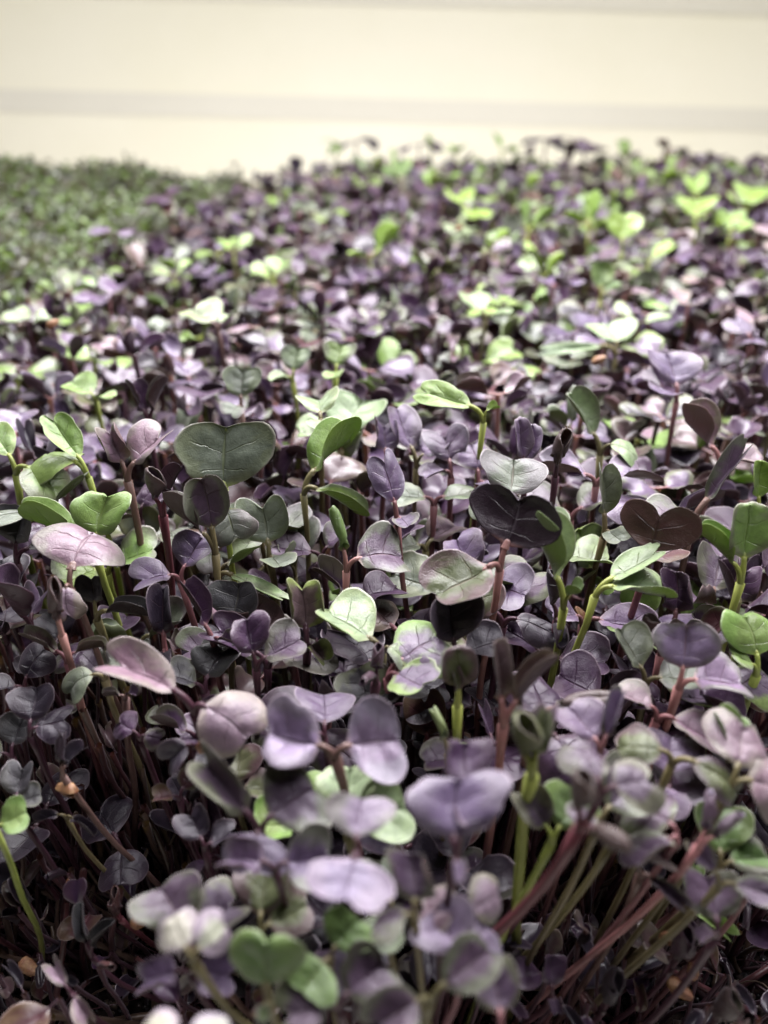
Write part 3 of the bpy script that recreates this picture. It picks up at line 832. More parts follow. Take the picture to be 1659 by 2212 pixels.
 (1588, 1664, 76, [(62, 50, 10.5, 'dome', 1.0, 0), (352, -6, 10, 'dome', 1.0, 0)], 'pink', 'olive', (-8, 1), 'large pinkish mauve veined leaf cut by the edge', 'the large veined edge leaf'),
 (1578, 1640, 72, [(118, 60, 8, 'fold', .8, 0), (80, 60, 8, 'open', .9)], 'green', 'olive', (0, 1), 'green folded leaf glowing behind the large veined edge leaf', A_),
 (1460, 1612, 76, [(172, 10, 9, 'droop', .75, 0), (325, 0, 11, 'droop', .55, 0)], 'olive', 'olive', (0, 1), 'olive and purple leaf pair arching over like a bridge', 'the arching olive bridge'),
 (1450, 1672, 66, [(80, 26, 9, 'open', 1.1, 0), (240, 0, 7, 'open')], 'lilac', 'dark', (0, 1), 'lilac leaf in the shade under the arching olive bridge', A_),
 (1560, 1885, 66, [(135, 30, 6, 'flat', .6, 0), (342, -4, 7, 'flat', .6, 0)], 'mauve', 'olive', (-4, 2), 'two narrow dull mauve leaves in a line over the curled cup', A_),
 (1560, 1850, 62, [(85, 50, 9, 'open', 1, 0), (10, 20, 8, 'open')], 'green', 'olive', (0, 2), 'shaded green leaf behind the two narrow dull mauve leaves', A_),
 (1555, 1995, 58, [(90, 40, 9, 'cup', 1.3, 0), (200, 10, 5, 'cup', 1)], 'mauve', 'dark', (0, 2), 'curled mauve cup with a pale frilled edge', 'the frilled mauve cup'),
 (1388, 1862, 62, [(140, 30, 6, 'fold', .6, 0), (318, -22, 7, 'fold', .6, 0)], 'mauve', 'brown', (-4, 2), 'slim dull mauve pair slanting down past a bare stem', A_),
 (1480, 1925, 40, [(60, 0, 7, 'flat', .6, 0), (330, -30, 9, 'fold', .5, 0)], 'yellow', 'pink', (-6, 2), 'small glowing yellow-green folded leaf low in the dark corner', A_),
 (1620, 1905, 52, [(100, 60, 6, 'pod', 1, 0), (280, 60, 4, 'pod')], 'brown', 'pink', (0, 1), 'brownish purple bud beside the frilled mauve cup', A_),
 (1460, 2060, 40, [(95, 66, 8, 'pod', .9, 0), (270, 70, 6, 'pod', .8)], 'purple', 'dark', (0, 1), 'glossy purple pod low beside a split tan seed hull', A_),
 (1545, 2190, 36, [(95, 66, 8, 'pod', 1.0, 0), (270, 70, 6, 'pod', .8)], 'purple', 'dark', (0, 1), 'glossy purple pod at the bottom corner of the dark soil', A_),
 (1310, 2150, 34, [(100, 60, 8, 'pod', .9, 0), (280, 60, 6, 'pod', .8)], 'black', 'dark', (0, 1), 'near-black pod deep between the leaning stems', A_),
 (1195, 2130, 38, [(92, 52, 6, 'cup', 1.1, 0), (270, 10, 4, 'cup')], 'purple', 'dark', (0, 1), 'small purple ring-like cup low in the dark gap', A_),
 # --- the near middle
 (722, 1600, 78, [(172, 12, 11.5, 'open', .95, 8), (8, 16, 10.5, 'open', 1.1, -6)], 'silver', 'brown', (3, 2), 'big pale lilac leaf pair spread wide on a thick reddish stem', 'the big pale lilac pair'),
 (700, 1562, 69, [(90, 10, 9, 'open', 1.1, 0), (200, 0, 7, 'open')], 'lilac', 'dark', (0, 2), 'lilac leaf tucked behind the big pale lilac pair', A_),
 (800, 1540, 64, [(110, 44, 8, 'open', 1, 0), (20, 30, 7, 'open')], 'darkgrey', 'dark', (0, 2), 'dark slate leaf above the big pale lilac pair', A_),
 (752, 1770, 66, [(95, 46, 10.5, 'open', 1.0, 0), (20, 20, 10, 'open', .9, 0)], 'pale', 'olive', (0, 2), 'soft pale green pair behind the thick reddish stem', 'the soft pale green pair'),
 (655, 1765, 62, [(90, 46, 9, 'open', .9, 0), (190, 20, 8, 'open')], 'yellow', 'olive', (0, 2), 'yellow-green leaf beneath the pale silvery trio', A_),
 (560, 1765, 72, [(148, 30, 11.5, 'fold', .9, -6), (38, 24, 10, 'open', 1.1, 0), (262, -8, 7, 'dome', 1.3, 0, 'lilac')], 'mauve', 'dark', (4, 3), 'silvery mauve seedling with three broad lobes, one tinged green', 'the silvery three-lobed seedling'),
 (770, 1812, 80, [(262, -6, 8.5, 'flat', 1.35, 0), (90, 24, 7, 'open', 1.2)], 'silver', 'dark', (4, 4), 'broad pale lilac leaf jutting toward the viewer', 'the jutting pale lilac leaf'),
 (592, 1850, 72, [(172, 14, 8, 'cup', 1.1, 0), (4, 8, 8, 'open', 1.0, 0)], 'lilac', 'dark', (4, 3), 'dim lilac pair with a hollow dark centre', A_),
 (895, 1955, 74, [(85, 50, 7.5, 'cup', 1.35, 0), (190, 10, 6, 'dome', 1)], 'mauve', 'olive', (2, 3), 'large cupped pale mauve leaf shading to green on an olive stem', 'the large cupped olive-stemmed leaf'),
 (850, 1950, 66, [(110, 30, 8, 'wavy', 1.2, 0), (250, -10, 6, 'open')], 'grey', 'olive', (2, 3), 'pale grey-green leaf beside the large cupped olive-stemmed leaf', A_),
 (1002, 1962, 70, [(160, 4, 6.5, 'dome', 1.05, 0), (28, 22, 6.8, 'dome', .95, 0)], 'pink', 'dark', (0, 3), 'pinkish mauve pair of small domes', 'the pinkish small domes'),
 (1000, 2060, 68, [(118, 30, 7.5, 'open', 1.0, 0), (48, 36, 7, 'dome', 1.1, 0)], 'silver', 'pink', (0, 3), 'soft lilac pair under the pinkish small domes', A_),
 (930, 2130, 68, [(28, 30, 8, 'open', .7, 0), (208, 4, 9, 'open', .8, 0)], 'mauve', 'olive', (0, 3), 'blurred olive-mauve pair stretched in one line near the bottom', A_),
 (730, 2150, 64, [(40, 26, 8, 'open', 1.0, 0), (190, 6, 8, 'open')], 'mauve', 'dark', (0, 3), 'dim mauve leaf near the bottom under the green pair', A_),
 (1085, 2200, 64, [(95, 36, 8, 'cup', 1.1, 0), (250, 0, 8, 'open')], 'mauve', 'pink', (0, 3), 'blurred mauve cup at the bottom edge beside bare stems', A_),
 (412, 2050, 72, [(132, 60, 5.8, 'dome', .95, 0), (40, 56, 5.8, 'dome', .95, 0)], 'cream', 'olive', (2, 4), 'creamy folded pair of buds glowing on an olive stem, very near', 'the creamy folded pair'),
 (400, 2000, 62, [(125, 46, 8, 'open', 1.2, 0), (30, 20, 9, 'open', 1)], 'mauve', 'brown', (2, 4), 'dull mauve leaf behind the creamy folded pair', A_),
 (405, 2075, 58, [(196, 4, 7.5, 'cup', 1.1, 0), (350, 2, 8, 'cup', 1.1, 0)], 'lilac', 'dark', (2, 3), 'dim lilac spoons spread under the creamy folded pair', A_),
 (575, 2140, 66, [(92, 68, 9.2, 'flat', .9, 0), (270, 0, 3, 'fold')], 'green', 'olive', (0, 3), 'green oval leaf facing out, blurred, beside the creamy pair', 'the blurred green oval'),
 (560, 1990, 60, [(88, 50, 10, 'open', .9, 0), (20, 30, 8, 'open')], 'olive', 'olive', (0, 3), 'dark olive leaf above the blurred green oval', A_),
 (712, 2046, 66, [(50, 44, 6, 'open', 1.1, 0), (232, -8, 6, 'open', 1.1, 0)], 'green', 'olive', (0, 3), 'small green butterfly-like pair near the bottom', 'the green butterfly pair'),
 (385, 2285, 70, [(150, 14, 7, 'dome', 1.0, 0), (30, 14, 7, 'dome', 1.0, 0)], 'cream', 'olive', (0, 3), 'creamy leaf cut by the bottom edge, blurred', A_),
 # --- the shaded near left
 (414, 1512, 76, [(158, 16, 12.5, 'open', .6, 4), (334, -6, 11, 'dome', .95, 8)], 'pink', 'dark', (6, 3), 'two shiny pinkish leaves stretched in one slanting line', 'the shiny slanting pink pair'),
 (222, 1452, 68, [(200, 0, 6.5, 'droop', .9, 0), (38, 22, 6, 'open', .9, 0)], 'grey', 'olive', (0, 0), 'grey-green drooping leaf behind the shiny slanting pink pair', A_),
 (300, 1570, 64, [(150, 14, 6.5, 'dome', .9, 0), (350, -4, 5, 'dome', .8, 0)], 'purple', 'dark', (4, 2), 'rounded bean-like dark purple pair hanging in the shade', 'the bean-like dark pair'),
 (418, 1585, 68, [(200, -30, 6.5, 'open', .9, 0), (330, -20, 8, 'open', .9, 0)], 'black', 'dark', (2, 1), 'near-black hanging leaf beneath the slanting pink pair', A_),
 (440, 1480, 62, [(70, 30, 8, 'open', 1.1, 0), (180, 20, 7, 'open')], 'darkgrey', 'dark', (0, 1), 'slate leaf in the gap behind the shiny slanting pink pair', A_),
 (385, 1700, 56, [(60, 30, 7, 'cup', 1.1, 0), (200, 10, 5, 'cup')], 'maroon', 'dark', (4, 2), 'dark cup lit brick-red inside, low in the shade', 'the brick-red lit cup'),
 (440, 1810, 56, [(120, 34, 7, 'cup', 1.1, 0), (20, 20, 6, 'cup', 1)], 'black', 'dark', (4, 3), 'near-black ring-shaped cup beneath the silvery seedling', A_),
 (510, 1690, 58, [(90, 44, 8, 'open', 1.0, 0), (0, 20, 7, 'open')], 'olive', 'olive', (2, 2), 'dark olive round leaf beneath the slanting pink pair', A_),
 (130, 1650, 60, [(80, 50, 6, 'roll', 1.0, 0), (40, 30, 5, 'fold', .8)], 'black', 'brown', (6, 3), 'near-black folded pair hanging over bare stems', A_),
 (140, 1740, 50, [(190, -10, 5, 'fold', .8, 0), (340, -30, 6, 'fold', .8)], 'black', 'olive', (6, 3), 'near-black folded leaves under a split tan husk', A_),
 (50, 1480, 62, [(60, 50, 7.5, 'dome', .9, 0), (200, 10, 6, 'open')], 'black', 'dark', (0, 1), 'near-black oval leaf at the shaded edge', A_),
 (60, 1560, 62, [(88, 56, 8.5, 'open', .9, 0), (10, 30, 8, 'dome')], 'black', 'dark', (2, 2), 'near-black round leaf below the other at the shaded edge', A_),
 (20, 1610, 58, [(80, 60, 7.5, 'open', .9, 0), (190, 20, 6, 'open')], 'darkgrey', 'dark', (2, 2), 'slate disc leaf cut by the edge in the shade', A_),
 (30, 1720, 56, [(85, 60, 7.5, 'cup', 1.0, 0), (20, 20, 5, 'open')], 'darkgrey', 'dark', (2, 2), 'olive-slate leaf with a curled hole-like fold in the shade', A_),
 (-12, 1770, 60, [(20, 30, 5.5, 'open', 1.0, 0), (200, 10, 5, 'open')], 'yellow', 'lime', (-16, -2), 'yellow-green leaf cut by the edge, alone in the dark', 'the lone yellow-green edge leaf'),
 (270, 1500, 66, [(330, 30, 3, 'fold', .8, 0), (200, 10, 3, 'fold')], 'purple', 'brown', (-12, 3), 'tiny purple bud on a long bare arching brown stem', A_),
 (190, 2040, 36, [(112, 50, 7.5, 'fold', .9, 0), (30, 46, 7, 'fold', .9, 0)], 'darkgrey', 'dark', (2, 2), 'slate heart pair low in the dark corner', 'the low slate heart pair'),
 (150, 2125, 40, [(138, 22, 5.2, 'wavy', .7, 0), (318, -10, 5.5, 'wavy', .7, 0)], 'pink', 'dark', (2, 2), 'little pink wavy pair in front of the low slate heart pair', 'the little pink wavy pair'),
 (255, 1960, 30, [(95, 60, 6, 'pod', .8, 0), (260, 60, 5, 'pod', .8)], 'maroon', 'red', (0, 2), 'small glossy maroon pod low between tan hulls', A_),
]

LANDMARKS = []


def front_root(x, y, dx, dy, rnd):
    """near the tray's front edge the stems lean out over it"""
    ry = y
    if y < 104:
        ry = y + (104 - y) * 0.12
        rx = x * (1 - 0.004 * (104 - y))
    else:
        rx = x
    return (rx + dx + rnd.uniform(-2.5, 2.5), ry + dy + rnd.uniform(-2, 3))


for i, h in enumerate(HERO):
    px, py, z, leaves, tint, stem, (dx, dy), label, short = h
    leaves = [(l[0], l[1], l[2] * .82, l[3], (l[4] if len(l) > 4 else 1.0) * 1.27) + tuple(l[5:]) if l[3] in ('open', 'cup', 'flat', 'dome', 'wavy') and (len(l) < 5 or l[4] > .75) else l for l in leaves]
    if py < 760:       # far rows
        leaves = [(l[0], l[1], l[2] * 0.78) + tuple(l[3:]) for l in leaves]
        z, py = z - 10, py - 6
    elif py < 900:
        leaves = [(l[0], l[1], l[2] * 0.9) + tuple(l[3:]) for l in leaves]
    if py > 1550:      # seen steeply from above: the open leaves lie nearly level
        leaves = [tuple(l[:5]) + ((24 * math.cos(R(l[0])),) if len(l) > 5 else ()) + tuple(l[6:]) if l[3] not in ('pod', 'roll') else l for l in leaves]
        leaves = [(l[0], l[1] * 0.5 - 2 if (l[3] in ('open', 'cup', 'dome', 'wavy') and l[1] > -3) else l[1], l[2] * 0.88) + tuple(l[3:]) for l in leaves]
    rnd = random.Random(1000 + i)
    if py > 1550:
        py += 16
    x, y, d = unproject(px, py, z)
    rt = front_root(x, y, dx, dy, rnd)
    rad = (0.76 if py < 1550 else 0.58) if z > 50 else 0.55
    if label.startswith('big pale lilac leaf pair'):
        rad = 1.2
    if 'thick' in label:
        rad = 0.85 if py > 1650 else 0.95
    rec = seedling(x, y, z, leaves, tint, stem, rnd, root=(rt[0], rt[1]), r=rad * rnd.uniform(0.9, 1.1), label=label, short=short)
    rec['hero'] = True
    if short:
        LANDMARKS.append(rec)

# ------------------------------------------------------------------ the rest of the canopy
def tray_left(y):
    return -151 + (y - 315) * 0.107


MIXES = [('purple', 38), ('lilac', 24), ('mauve', 11), ('black', 10), ('grey', 6), ('pale', 3.0), ('yellow', 2.5), ('brown', 6), ('olive', 3), ('pink', 7), ('eyed', 3), ('maroon', 3)]
STEM_FOR = {'purple': 'dark', 'lilac': 'pink', 'mauve': 'brown', 'black': 'dark', 'grey': 'olive', 'pale': 'olive', 'yellow': 'lime', 'bright': 'lime', 'green': 'lime',
            'brown': 'pink', 'olive': 'olive', 'pink': 'rose', 'eyed': 'pink', 'maroon': 'red', 'darkgrey': 'dark'}
frnd = random.Random(77)


def pick_tint(px, py):
    m = list(MIXES)
    if py < 640 and px > 900:
        m += [('bright', 7), ('yellow', 10), ('pale', 5)]
    elif py < 700:
        m += [('yellow', 3), ('grey', 3)]
    if px < 500 and py < 620:
        m += [('grey', 6), ('yellow', 4)]
    t = frnd.uniform(0, sum(w for _, w in m))
    for k, w in m:
        t -= w
        if t <= 0:
            return k
    return 'purple'


def random_leaves(scale=1.0):
    r = frnd
    az = r.uniform(0, 360)
    kind = r.random()
    L = r.uniform(8.6, 12.6) * scale
    if kind < 0.68:
        sh = r.choice(['open', 'open', 'flat', 'cup', 'cup', 'dome', 'wavy'])
        return [(az, r.uniform(-4, 26), L, sh, r.uniform(.95, 1.3)), (az + 180 + r.uniform(-30, 30), r.uniform(-8, 24), L * r.uniform(.75, 1.0), r.choice([sh, 'open']), r.uniform(.95, 1.3))], 'spread'
    if kind < 0.80:
        return [(az, r.uniform(40, 66), L * .95, r.choice(['open', 'cup', 'spoon']), r.uniform(.8, 1.05)), (az + 180 + r.uniform(-50, 50), r.uniform(-10, 50), L * .7, r.choice(['fold', 'open', 'cup']), .9)], 'upright'
    if kind < 0.93:
        return [(az, r.uniform(20, 60), L * .9, 'fold', r.uniform(.6, .9)), (az + 150 + r.uniform(-30, 60), r.uniform(0, 50), L * .8, 'fold', r.uniform(.6, .9))], 'folded'
    return [(az, r.uniform(55, 75), L * .62, 'pod', .9), (az + 180, r.uniform(55, 80), L * .5, 'pod', .8)], 'closed'


hero_discs = []
for h in plants:
    big = max(h['leaves'], key=lambda l: l[2])
    Lp = big[2] * FPX / h['d']
    a, e = R(big[0]), R(big[1])
    cx, cy, cd = project(h['x'] + math.cos(a) * math.cos(e) * big[2] * .65, h['y'] + math.sin(a) * math.cos(e) * big[2] * .65, h['z'] + math.sin(e) * big[2] * .65)
    hero_discs.append((cx, cy, Lp * 0.62, h['d']))
    for l in h['leaves'][1:]:
        if l[2] > 7:
            a, e = R(l[0]), R(l[1])
            qx, qy, _ = project(h['x'] + math.cos(a) * math.cos(e) * l[2] * .65, h['y'] + math.sin(a) * math.cos(e) * l[2] * .65, h['z'] + math.sin(e) * l[2] * .65)
            hero_discs.append((qx, qy, l[2] * FPX / h['d'] * .5, h['d']))
    hero_discs.append((h['px'], h['py'] + 20, 26, h['d']))


def allowed(x, y, z):
    px, py, d = project(x, y, z)
    if px < -70 or px > PW + 70:
        return None
    if x < tray_left(y) + 12:
        return None
    if z > 44:
        if px < 390 and py > 1490:
            return None
        if px > 1090 and py > 1830:
            return None
        if py > 2100:
            return None
        if z > 52 and py > 1640:
            return None
    else:
        if py > 2230 or (px < 400 and py > 1560 and frnd.random() < 0.82) or (px > 1060 and py > 1900 and frnd.random() < 0.8):
            return None
    fr = 7.5 * FPX / d
    for (cx, cy, r_, hd) in hero_discs:
        if abs(cx - px) < r_ + fr and abs(cy - py) < r_ + fr:
            q = math.hypot(cx - px, cy - py)
            if d < hd + 3 and q < r_ * 0.95 + fr * 0.5:
                return None
            if d < hd + 9 and q < r_ * 0.5:
                return None
    return px, py, d


cand = []
y = 70.0
while y < 655:
    sp = 8.5 if y < 240 else 8.8 if y < 420 else 9.8
    half = 0.56 * y * 1.2 + 55
    x = -half
    while x < half:
        xx = x + frnd.uniform(-.45, .45) * sp
        yy = y + frnd.uniform(-.45, .45) * sp
        zz = frnd.gauss(62, 6)
        if frnd.random() < 0.10:
            zz += frnd.uniform(5, 12)
        if yy > 470:
            zz = frnd.gauss(58, 4.5) + (max(0, min(8, (xx + 70) * 0.15)) if xx > -70 else -3)
        zz = min(zz, 84)
        r_ = allowed(xx, yy, zz)
        if r_ is None:
            zz = frnd.uniform(34, 48)
            r_ = allowed(xx, yy, zz) if frnd.random() < 0.6 else None
        if r_:
            cand.append((xx, yy, zz, r_, 1.0))
        if y < 235 and frnd.random() < 0.42:      # a lower storey
            x2, y2, z2 = xx + sp * .5, yy + sp * .4, frnd.uniform(32, 50)
            r2 = allowed(x2, y2, z2)
            if r2:
                cand.append((x2, y2, z2, r2, 0.85))
        x += sp
    y += sp
# tall stragglers that break the skyline at the far right
for px, py in ((725, 310), (770, 305), (905, 312), (930, 325), (985, 330), (1085, 325), (1180, 300), (1235, 300), (1262, 330), (1350, 345), (1452, 322), (1485, 348), (1565, 350), (1600, 365), (1640, 375)):
    yy = 640
    u = (px - PW / 2) / FPX
    v = (py - PH / 2) / FPX
    d = yy / (CP - v * SP)
    zz = CAM_Z - (SP + v * CP) * d
    cand.append((u * d, yy, zz, (px, py, d), 1.0))

cand.sort(key=lambda c: c[3][2] + (0 if c[2] > 52 else 12))
N_INDIV = 300 - len(plants)
indiv, mass = cand[:N_INDIV], cand[N_INDIV:]
pend = []
for (xx, yy, zz, (px, py, d), sc_) in indiv:
    tint = pick_tint(px, py)
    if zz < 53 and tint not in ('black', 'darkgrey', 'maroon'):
        tint = frnd.choice(['black', 'black', 'black', 'purple', 'black', 'maroon'])  # low plants go near-black: shade of the gaps put into their tint
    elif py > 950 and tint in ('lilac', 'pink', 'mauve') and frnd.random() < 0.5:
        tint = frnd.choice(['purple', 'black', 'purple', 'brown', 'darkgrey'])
    lv, pose = random_leaves(sc_ * .87)
    rt = front_root(xx, yy, frnd.uniform(-5, 5), frnd.uniform(-3, 5), frnd)
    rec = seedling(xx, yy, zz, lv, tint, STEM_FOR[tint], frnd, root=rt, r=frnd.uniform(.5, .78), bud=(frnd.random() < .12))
    rec['pose'] = pose
    pend.append(rec)

# labels for these: colour and habit, then the easily found neighbour
used = set(p['label'] for p in plants if p['label'])
POSE = {'spread': ['spread-leaved', 'flat-topped', 'level'], 'upright': ['upright-leaved', 'raised-leaved', 'standing'], 'folded': ['folded-leaved', 'half-folded', 'creased'], 'closed': ['closed-up', 'tightly closed', 'bud-like']}
for rec in pend:
    size = 'low' if rec['z'] < 53 else 'tall' if rec['z'] > 70 else 'mid-height'
    marks = sorted(LANDMARKS, key=lambda m: math.hypot(m['px'] - rec['px'], m['py'] - rec['py']) + abs(m['d'] - rec['d']) * 2)
    done = False
    for m in marks[:7]:
        ddx, ddy = rec['px'] - m['px'], rec['py'] - m['py']
        if abs(ddx) > abs(ddy):
            rel = 'beside'
        else:
            rel = 'behind' if rec['d'] > m['d'] else 'in front of'
        if rec['z'] < m['z'] - 16 and math.hypot(ddx, ddy) < 130:
            rel = 'below'
        stemw = {'dark': 'dark-stemmed', 'pink': 'pink-stemmed', 'rose': 'pink-stemmed', 'red': 'red-stemmed', 'olive': 'olive-stemmed', 'lime': 'lime-stemmed', 'brown': 'brown-stemmed'}[rec['stem']]
        for pw in POSE[rec['pose']][:1]:
            for s in (f"{size} {pw} {COLOUR_WORD[rec['tint']]} seedling {rel} {m['short']}",
                      f"{size} {stemw} {pw} {COLOUR_WORD[rec['tint']]} seedling {rel} {m['short']}"):
                if s not in used and len(s.split()) <= 15:
                    rec['o']['label'] = s
                    used.add(s)
                    done = True
                    break
            if done:
                break
        if done:
            break
    if not done:
        rec['o']['label'] = f"{size} {COLOUR_WORD[rec['tint']]} seedling between {marks[0]['short']} and the soil"


# ------------------------------------------------------------------ masses (uncountable): the far canopy and the cress
class Mass:
    def __init__(s):
        s.v, s.f, s.m, s.c, s.n, s.uv = [], [], [], {k: [] for k in ('top_tint', 'rim_tint', 'under_tint', 'petiole_tint')}, 0, []

    def add(s, v, f, m, uv, tints):
        s.v.append(v)
        s.f.append(f + s.n)
        s.m.append(m)
        s.uv.append(uv)
        for k, t in zip(('top_tint', 'rim_tint', 'under_tint', 'petiole_tint'), tints):
            s.c[k].append(np.tile(np.array(t), (len(v), 1)))
        s.n += len(v)

    def build(s, name, mat):
        V = np.vstack(s.v).astype('f')
        F = np.vstack(s.f).astype('i')
        me = bpy.data.meshes.new(name)
        me.vertices.add(len(V))
        me.vertices.foreach_set('co', V.ravel())
        me.loops.add(F.size)
        me.loops.foreach_set('vertex_index', F.ravel())
        me.polygons.add(len(F))
        me.polygons.foreach_set('loop_start', np.arange(0, F.size, 4, dtype='i'))
        me.polygons.foreach_set('loop_total', np.full(len(F), 4, dtype='i'))
        me.polygons.foreach_set('use_smooth', np.ones(len(F), dtype=bool))
        me.update(calc_edges=True)
        M_ = np.vstack(s.m)
        one = np.ones((len(V), 1))
        a = me.attributes.new('leaf_mask', 'FLOAT_COLOR', 'POINT')
        a.data.foreach_set('color', np.hstack([M_, one]).astype('f').ravel())
        for k, L in s.c.items():
            a = me.attributes.new(k, 'FLOAT_COLOR', 'POINT')
            a.data.foreach_set('color', np.hstack([np.vstack(L), one]).astype('f').ravel())
        l = me.uv_layers.new(name='leaf_uv')
        l.data.foreach_set('uv', np.vstack(s.uv)[F.ravel()].astype('f').ravel())
        me.materials.append(mat)
        o = bpy.data.objects.new(name, me)
        col.objects.link(o)
        return o


LOD = {}
for sh in SHAPES:
    for sd in range(2):
        for lod, (a_, b_) in enumerate(((12, 4), (8, 3))):
            v, f, m, uv = leaf_arrays(sh, sd, a_, b_)
            LOD[(sh, sd, lod)] = (v, np.array(f), m, uv)

canopy = Mass()
for (xx, yy, zz, (px, py, d), sc_) in mass:
    tint = pick_tint(px, py)
    lv, pose = random_leaves(sc_ * min(1.15, 0.90 + max(0, yy - 170) * 0.0007))
    if zz > 86:      # skyline stragglers: small dark nodding heads
        tint = frnd.choice(['purple', 'black', 'brown', 'green'])
        az = frnd.uniform(0, 360)
        lv = [(az, 10, 16, 'dome', 1.0), (az + 160, -5, 14, 'dome', .9)]
    st = STEM[STEM_FOR[tint]]
    tt_ = list(TINT[tint])
    if frnd.random() < .15:
        tt_[1] = (0.11, 0.125, 0.065)
    T = [vary(c, frnd) for c in tt_] + [vary(st, frnd)]
    lod = 0 if d < 330 else 1
    tip = np.array([xx, yy, zz]) * MM
    for l in lv:
        v, f, m, uv = LOD[(l[3], frnd.randrange(2), lod)]
        mt = np.array(leaf_matrix(l[0], l[1], frnd.uniform(-10, 10), l[2] * MM, l[4]))[:3, :3]
        canopy.add(v @ mt.T + tip, f, m, uv, T)
    root = np.array([xx + frnd.uniform(-6, 6), yy + frnd.uniform(-5, 5), -1.0]) * MM
    p = stem_path(root, tip, frnd, 6)
    v, f, h = tube_arrays(p, stem_radii(6, frnd.uniform(.6, .9)) * MM, 5, cap=False)
    mk = np.zeros((len(v), 3))
    mk[:, 1] = 1
    canopy.add(v, np.array(f), mk, np.zeros((len(v), 2)), T)
co = canopy.build('seedling_canopy', M_LEAF_FAR)
co['kind'] = 'stuff'
co['label'] = 'dense blurred sea of purple and green radish seedlings filling the far tray'
co['category'] = 'seedlings'

cress = Mass()
gv, gf, gm, guv = [], [], [], []
for i in range(4):
    t = i / 3
    w = [0.10, 0.42, 0.46, 0.14][i]
    for j, u in enumerate((-1, -.4, .4, 1)):
        gv.append((u * w, t, 0.12 * u * u + 0.1 * math.sin(t * 3)))
        gm.append((0, 0, abs(u)))
        guv.append((u, t))
for i in range(3):
    for j in range(3):
        a = i * 4 + j
        gf.append((a, a + 1, a + 5, a + 4))
gv, gf, gm, guv = np.array(gv), np.array(gf), np.array(gm, float), np.array(guv, float)
crnd = random.Random(5)
yy = 285.0
while yy < 655:
    xx = tray_left(yy) + 4
    lo = -0.56 * yy * 1.2 - 30
    while xx > lo:
        x_, y_ = xx + crnd.uniform(-1.6, 1.6), yy + crnd.uniform(-1.6, 1.6)
        hump = 5 * math.sin(x_ * 0.021 + 1.0) + 5 * math.sin(y_ * 0.017) + 4 * math.sin(x_ * .06 + y_ * .05)
        z_ = 62 + max(0, y_ - 520) * 0.07 + hump + crnd.gauss(0, 3.0)
        g_ = crnd.choice(['green', 'green', 'grey', 'olive', 'yellow', 'olive', 'darkgrey', 'grey'])
        k_ = crnd.uniform(.5, .85)
        T = [tuple(c * k_ for c in q) for q in TINT[g_]] + [STEM['olive']]
        tip = np.array([x_, y_, z_]) * MM
        az = crnd.uniform(0, 360)
        for q in range(4):
            mt = np.array(leaf_matrix(az + q * 95 + crnd.uniform(-20, 20), crnd.uniform(-10, 60), crnd.uniform(-25, 25), crnd.uniform(2.6, 4.4) * MM, crnd.uniform(.7, 1.1)))[:3, :3]
            cress.add(gv @ mt.T + tip + np.array([0, 0, crnd.uniform(-3, 2)]) * MM, gf, gm, guv, T)
        v, f, h = tube_arrays(np.array([(x_ + crnd.uniform(-2, 2), y_, -1), (x_, y_, z_ * .5), (x_, y_, z_)]) * MM, [.35 * MM, .35 * MM, .3 * MM], 4, cap=False)
        mk = np.zeros((len(v), 3))
        mk[:, 1] = 1
        cress.add(v, np.array(f), mk, np.zeros((len(v), 2)), T)
        xx -= 3.3
    yy += 3.3
cr = cress.build('cress_foliage', M_LEAF_FAR)
cr['kind'] = 'stuff'
cr['label'] = 'low blurred carpet of tiny-leaved green cress in the neighbouring tray'
cr['category'] = 'cress'

# ------------------------------------------------------------------ setting: growing medium, trays, shelf, wall
from mathutils import noise as mnoise


def grid_mesh(name, x0, x1, y0, y1, sx, sy, fz, mat):
    nx, ny = int((x1 - x0) / sx) + 1, int((y1 - y0) / sy) + 1
    vs = []
    for j in range(ny):
        for i in range(nx):
            x = x0 + (x1 - x0) * i / (nx - 1)
            y = y0 + (y1 - y0) * j / (ny - 1)
            vs.append((x * MM, y * MM, fz(x, y) * MM))
    fs = [(j * nx + i, j * nx + i + 1, (j + 1) * nx + i + 1, (j + 1) * nx + i) for j in range(ny - 1) for i in range(nx - 1)]
    me = mesh_from(name, vs, fs, mat)
    o = bpy.data.objects.new(name, me)
    col.objects.link(o)
    return o


def soil_z(x, y):
    return 1.3 * mnoise.noise(Vector((x * .06, y * .06, 0))) + 1.1 * mnoise.noise(Vector((x * .22, y * .22, 3))) + 0.7 * abs(mnoise.noise(Vector((x * .6, y * .6, 5)))) - 0.3


so = grid_mesh('growing_medium_ground', -330, 330, 44, 664, 2.2, 2.2, soil_z, M_SOIL)
so['kind'] = 'structure'


def slab(name, x0, x1, y0, y1, z0, z1, mat, parent=None, rot=0.0):
    vs = [(x, y, z) for z in (z0, z1) for y in (y0, y1) for x in (x0, x1)]
    c = Vector(((x0 + x1) / 2, (y0 + y1) / 2, (z0 + z1) / 2))
    vs = [tuple((Vector(v) - c) * MM) for v in vs]
    fs = [(0, 2, 3, 1), (4, 5, 7, 6), (0, 1, 5, 4), (2, 6, 7, 3), (0, 4, 6, 2), (1, 3, 7, 5)]
    me = mesh_from(name, vs, fs, mat, smooth=False)
    o = bpy.data.objects.new(name, me)
    o.location = c * MM
    o.rotation_euler = (0, rot, 0)
    col.objects.link(o)
    if parent:
        o.parent = parent
    return o


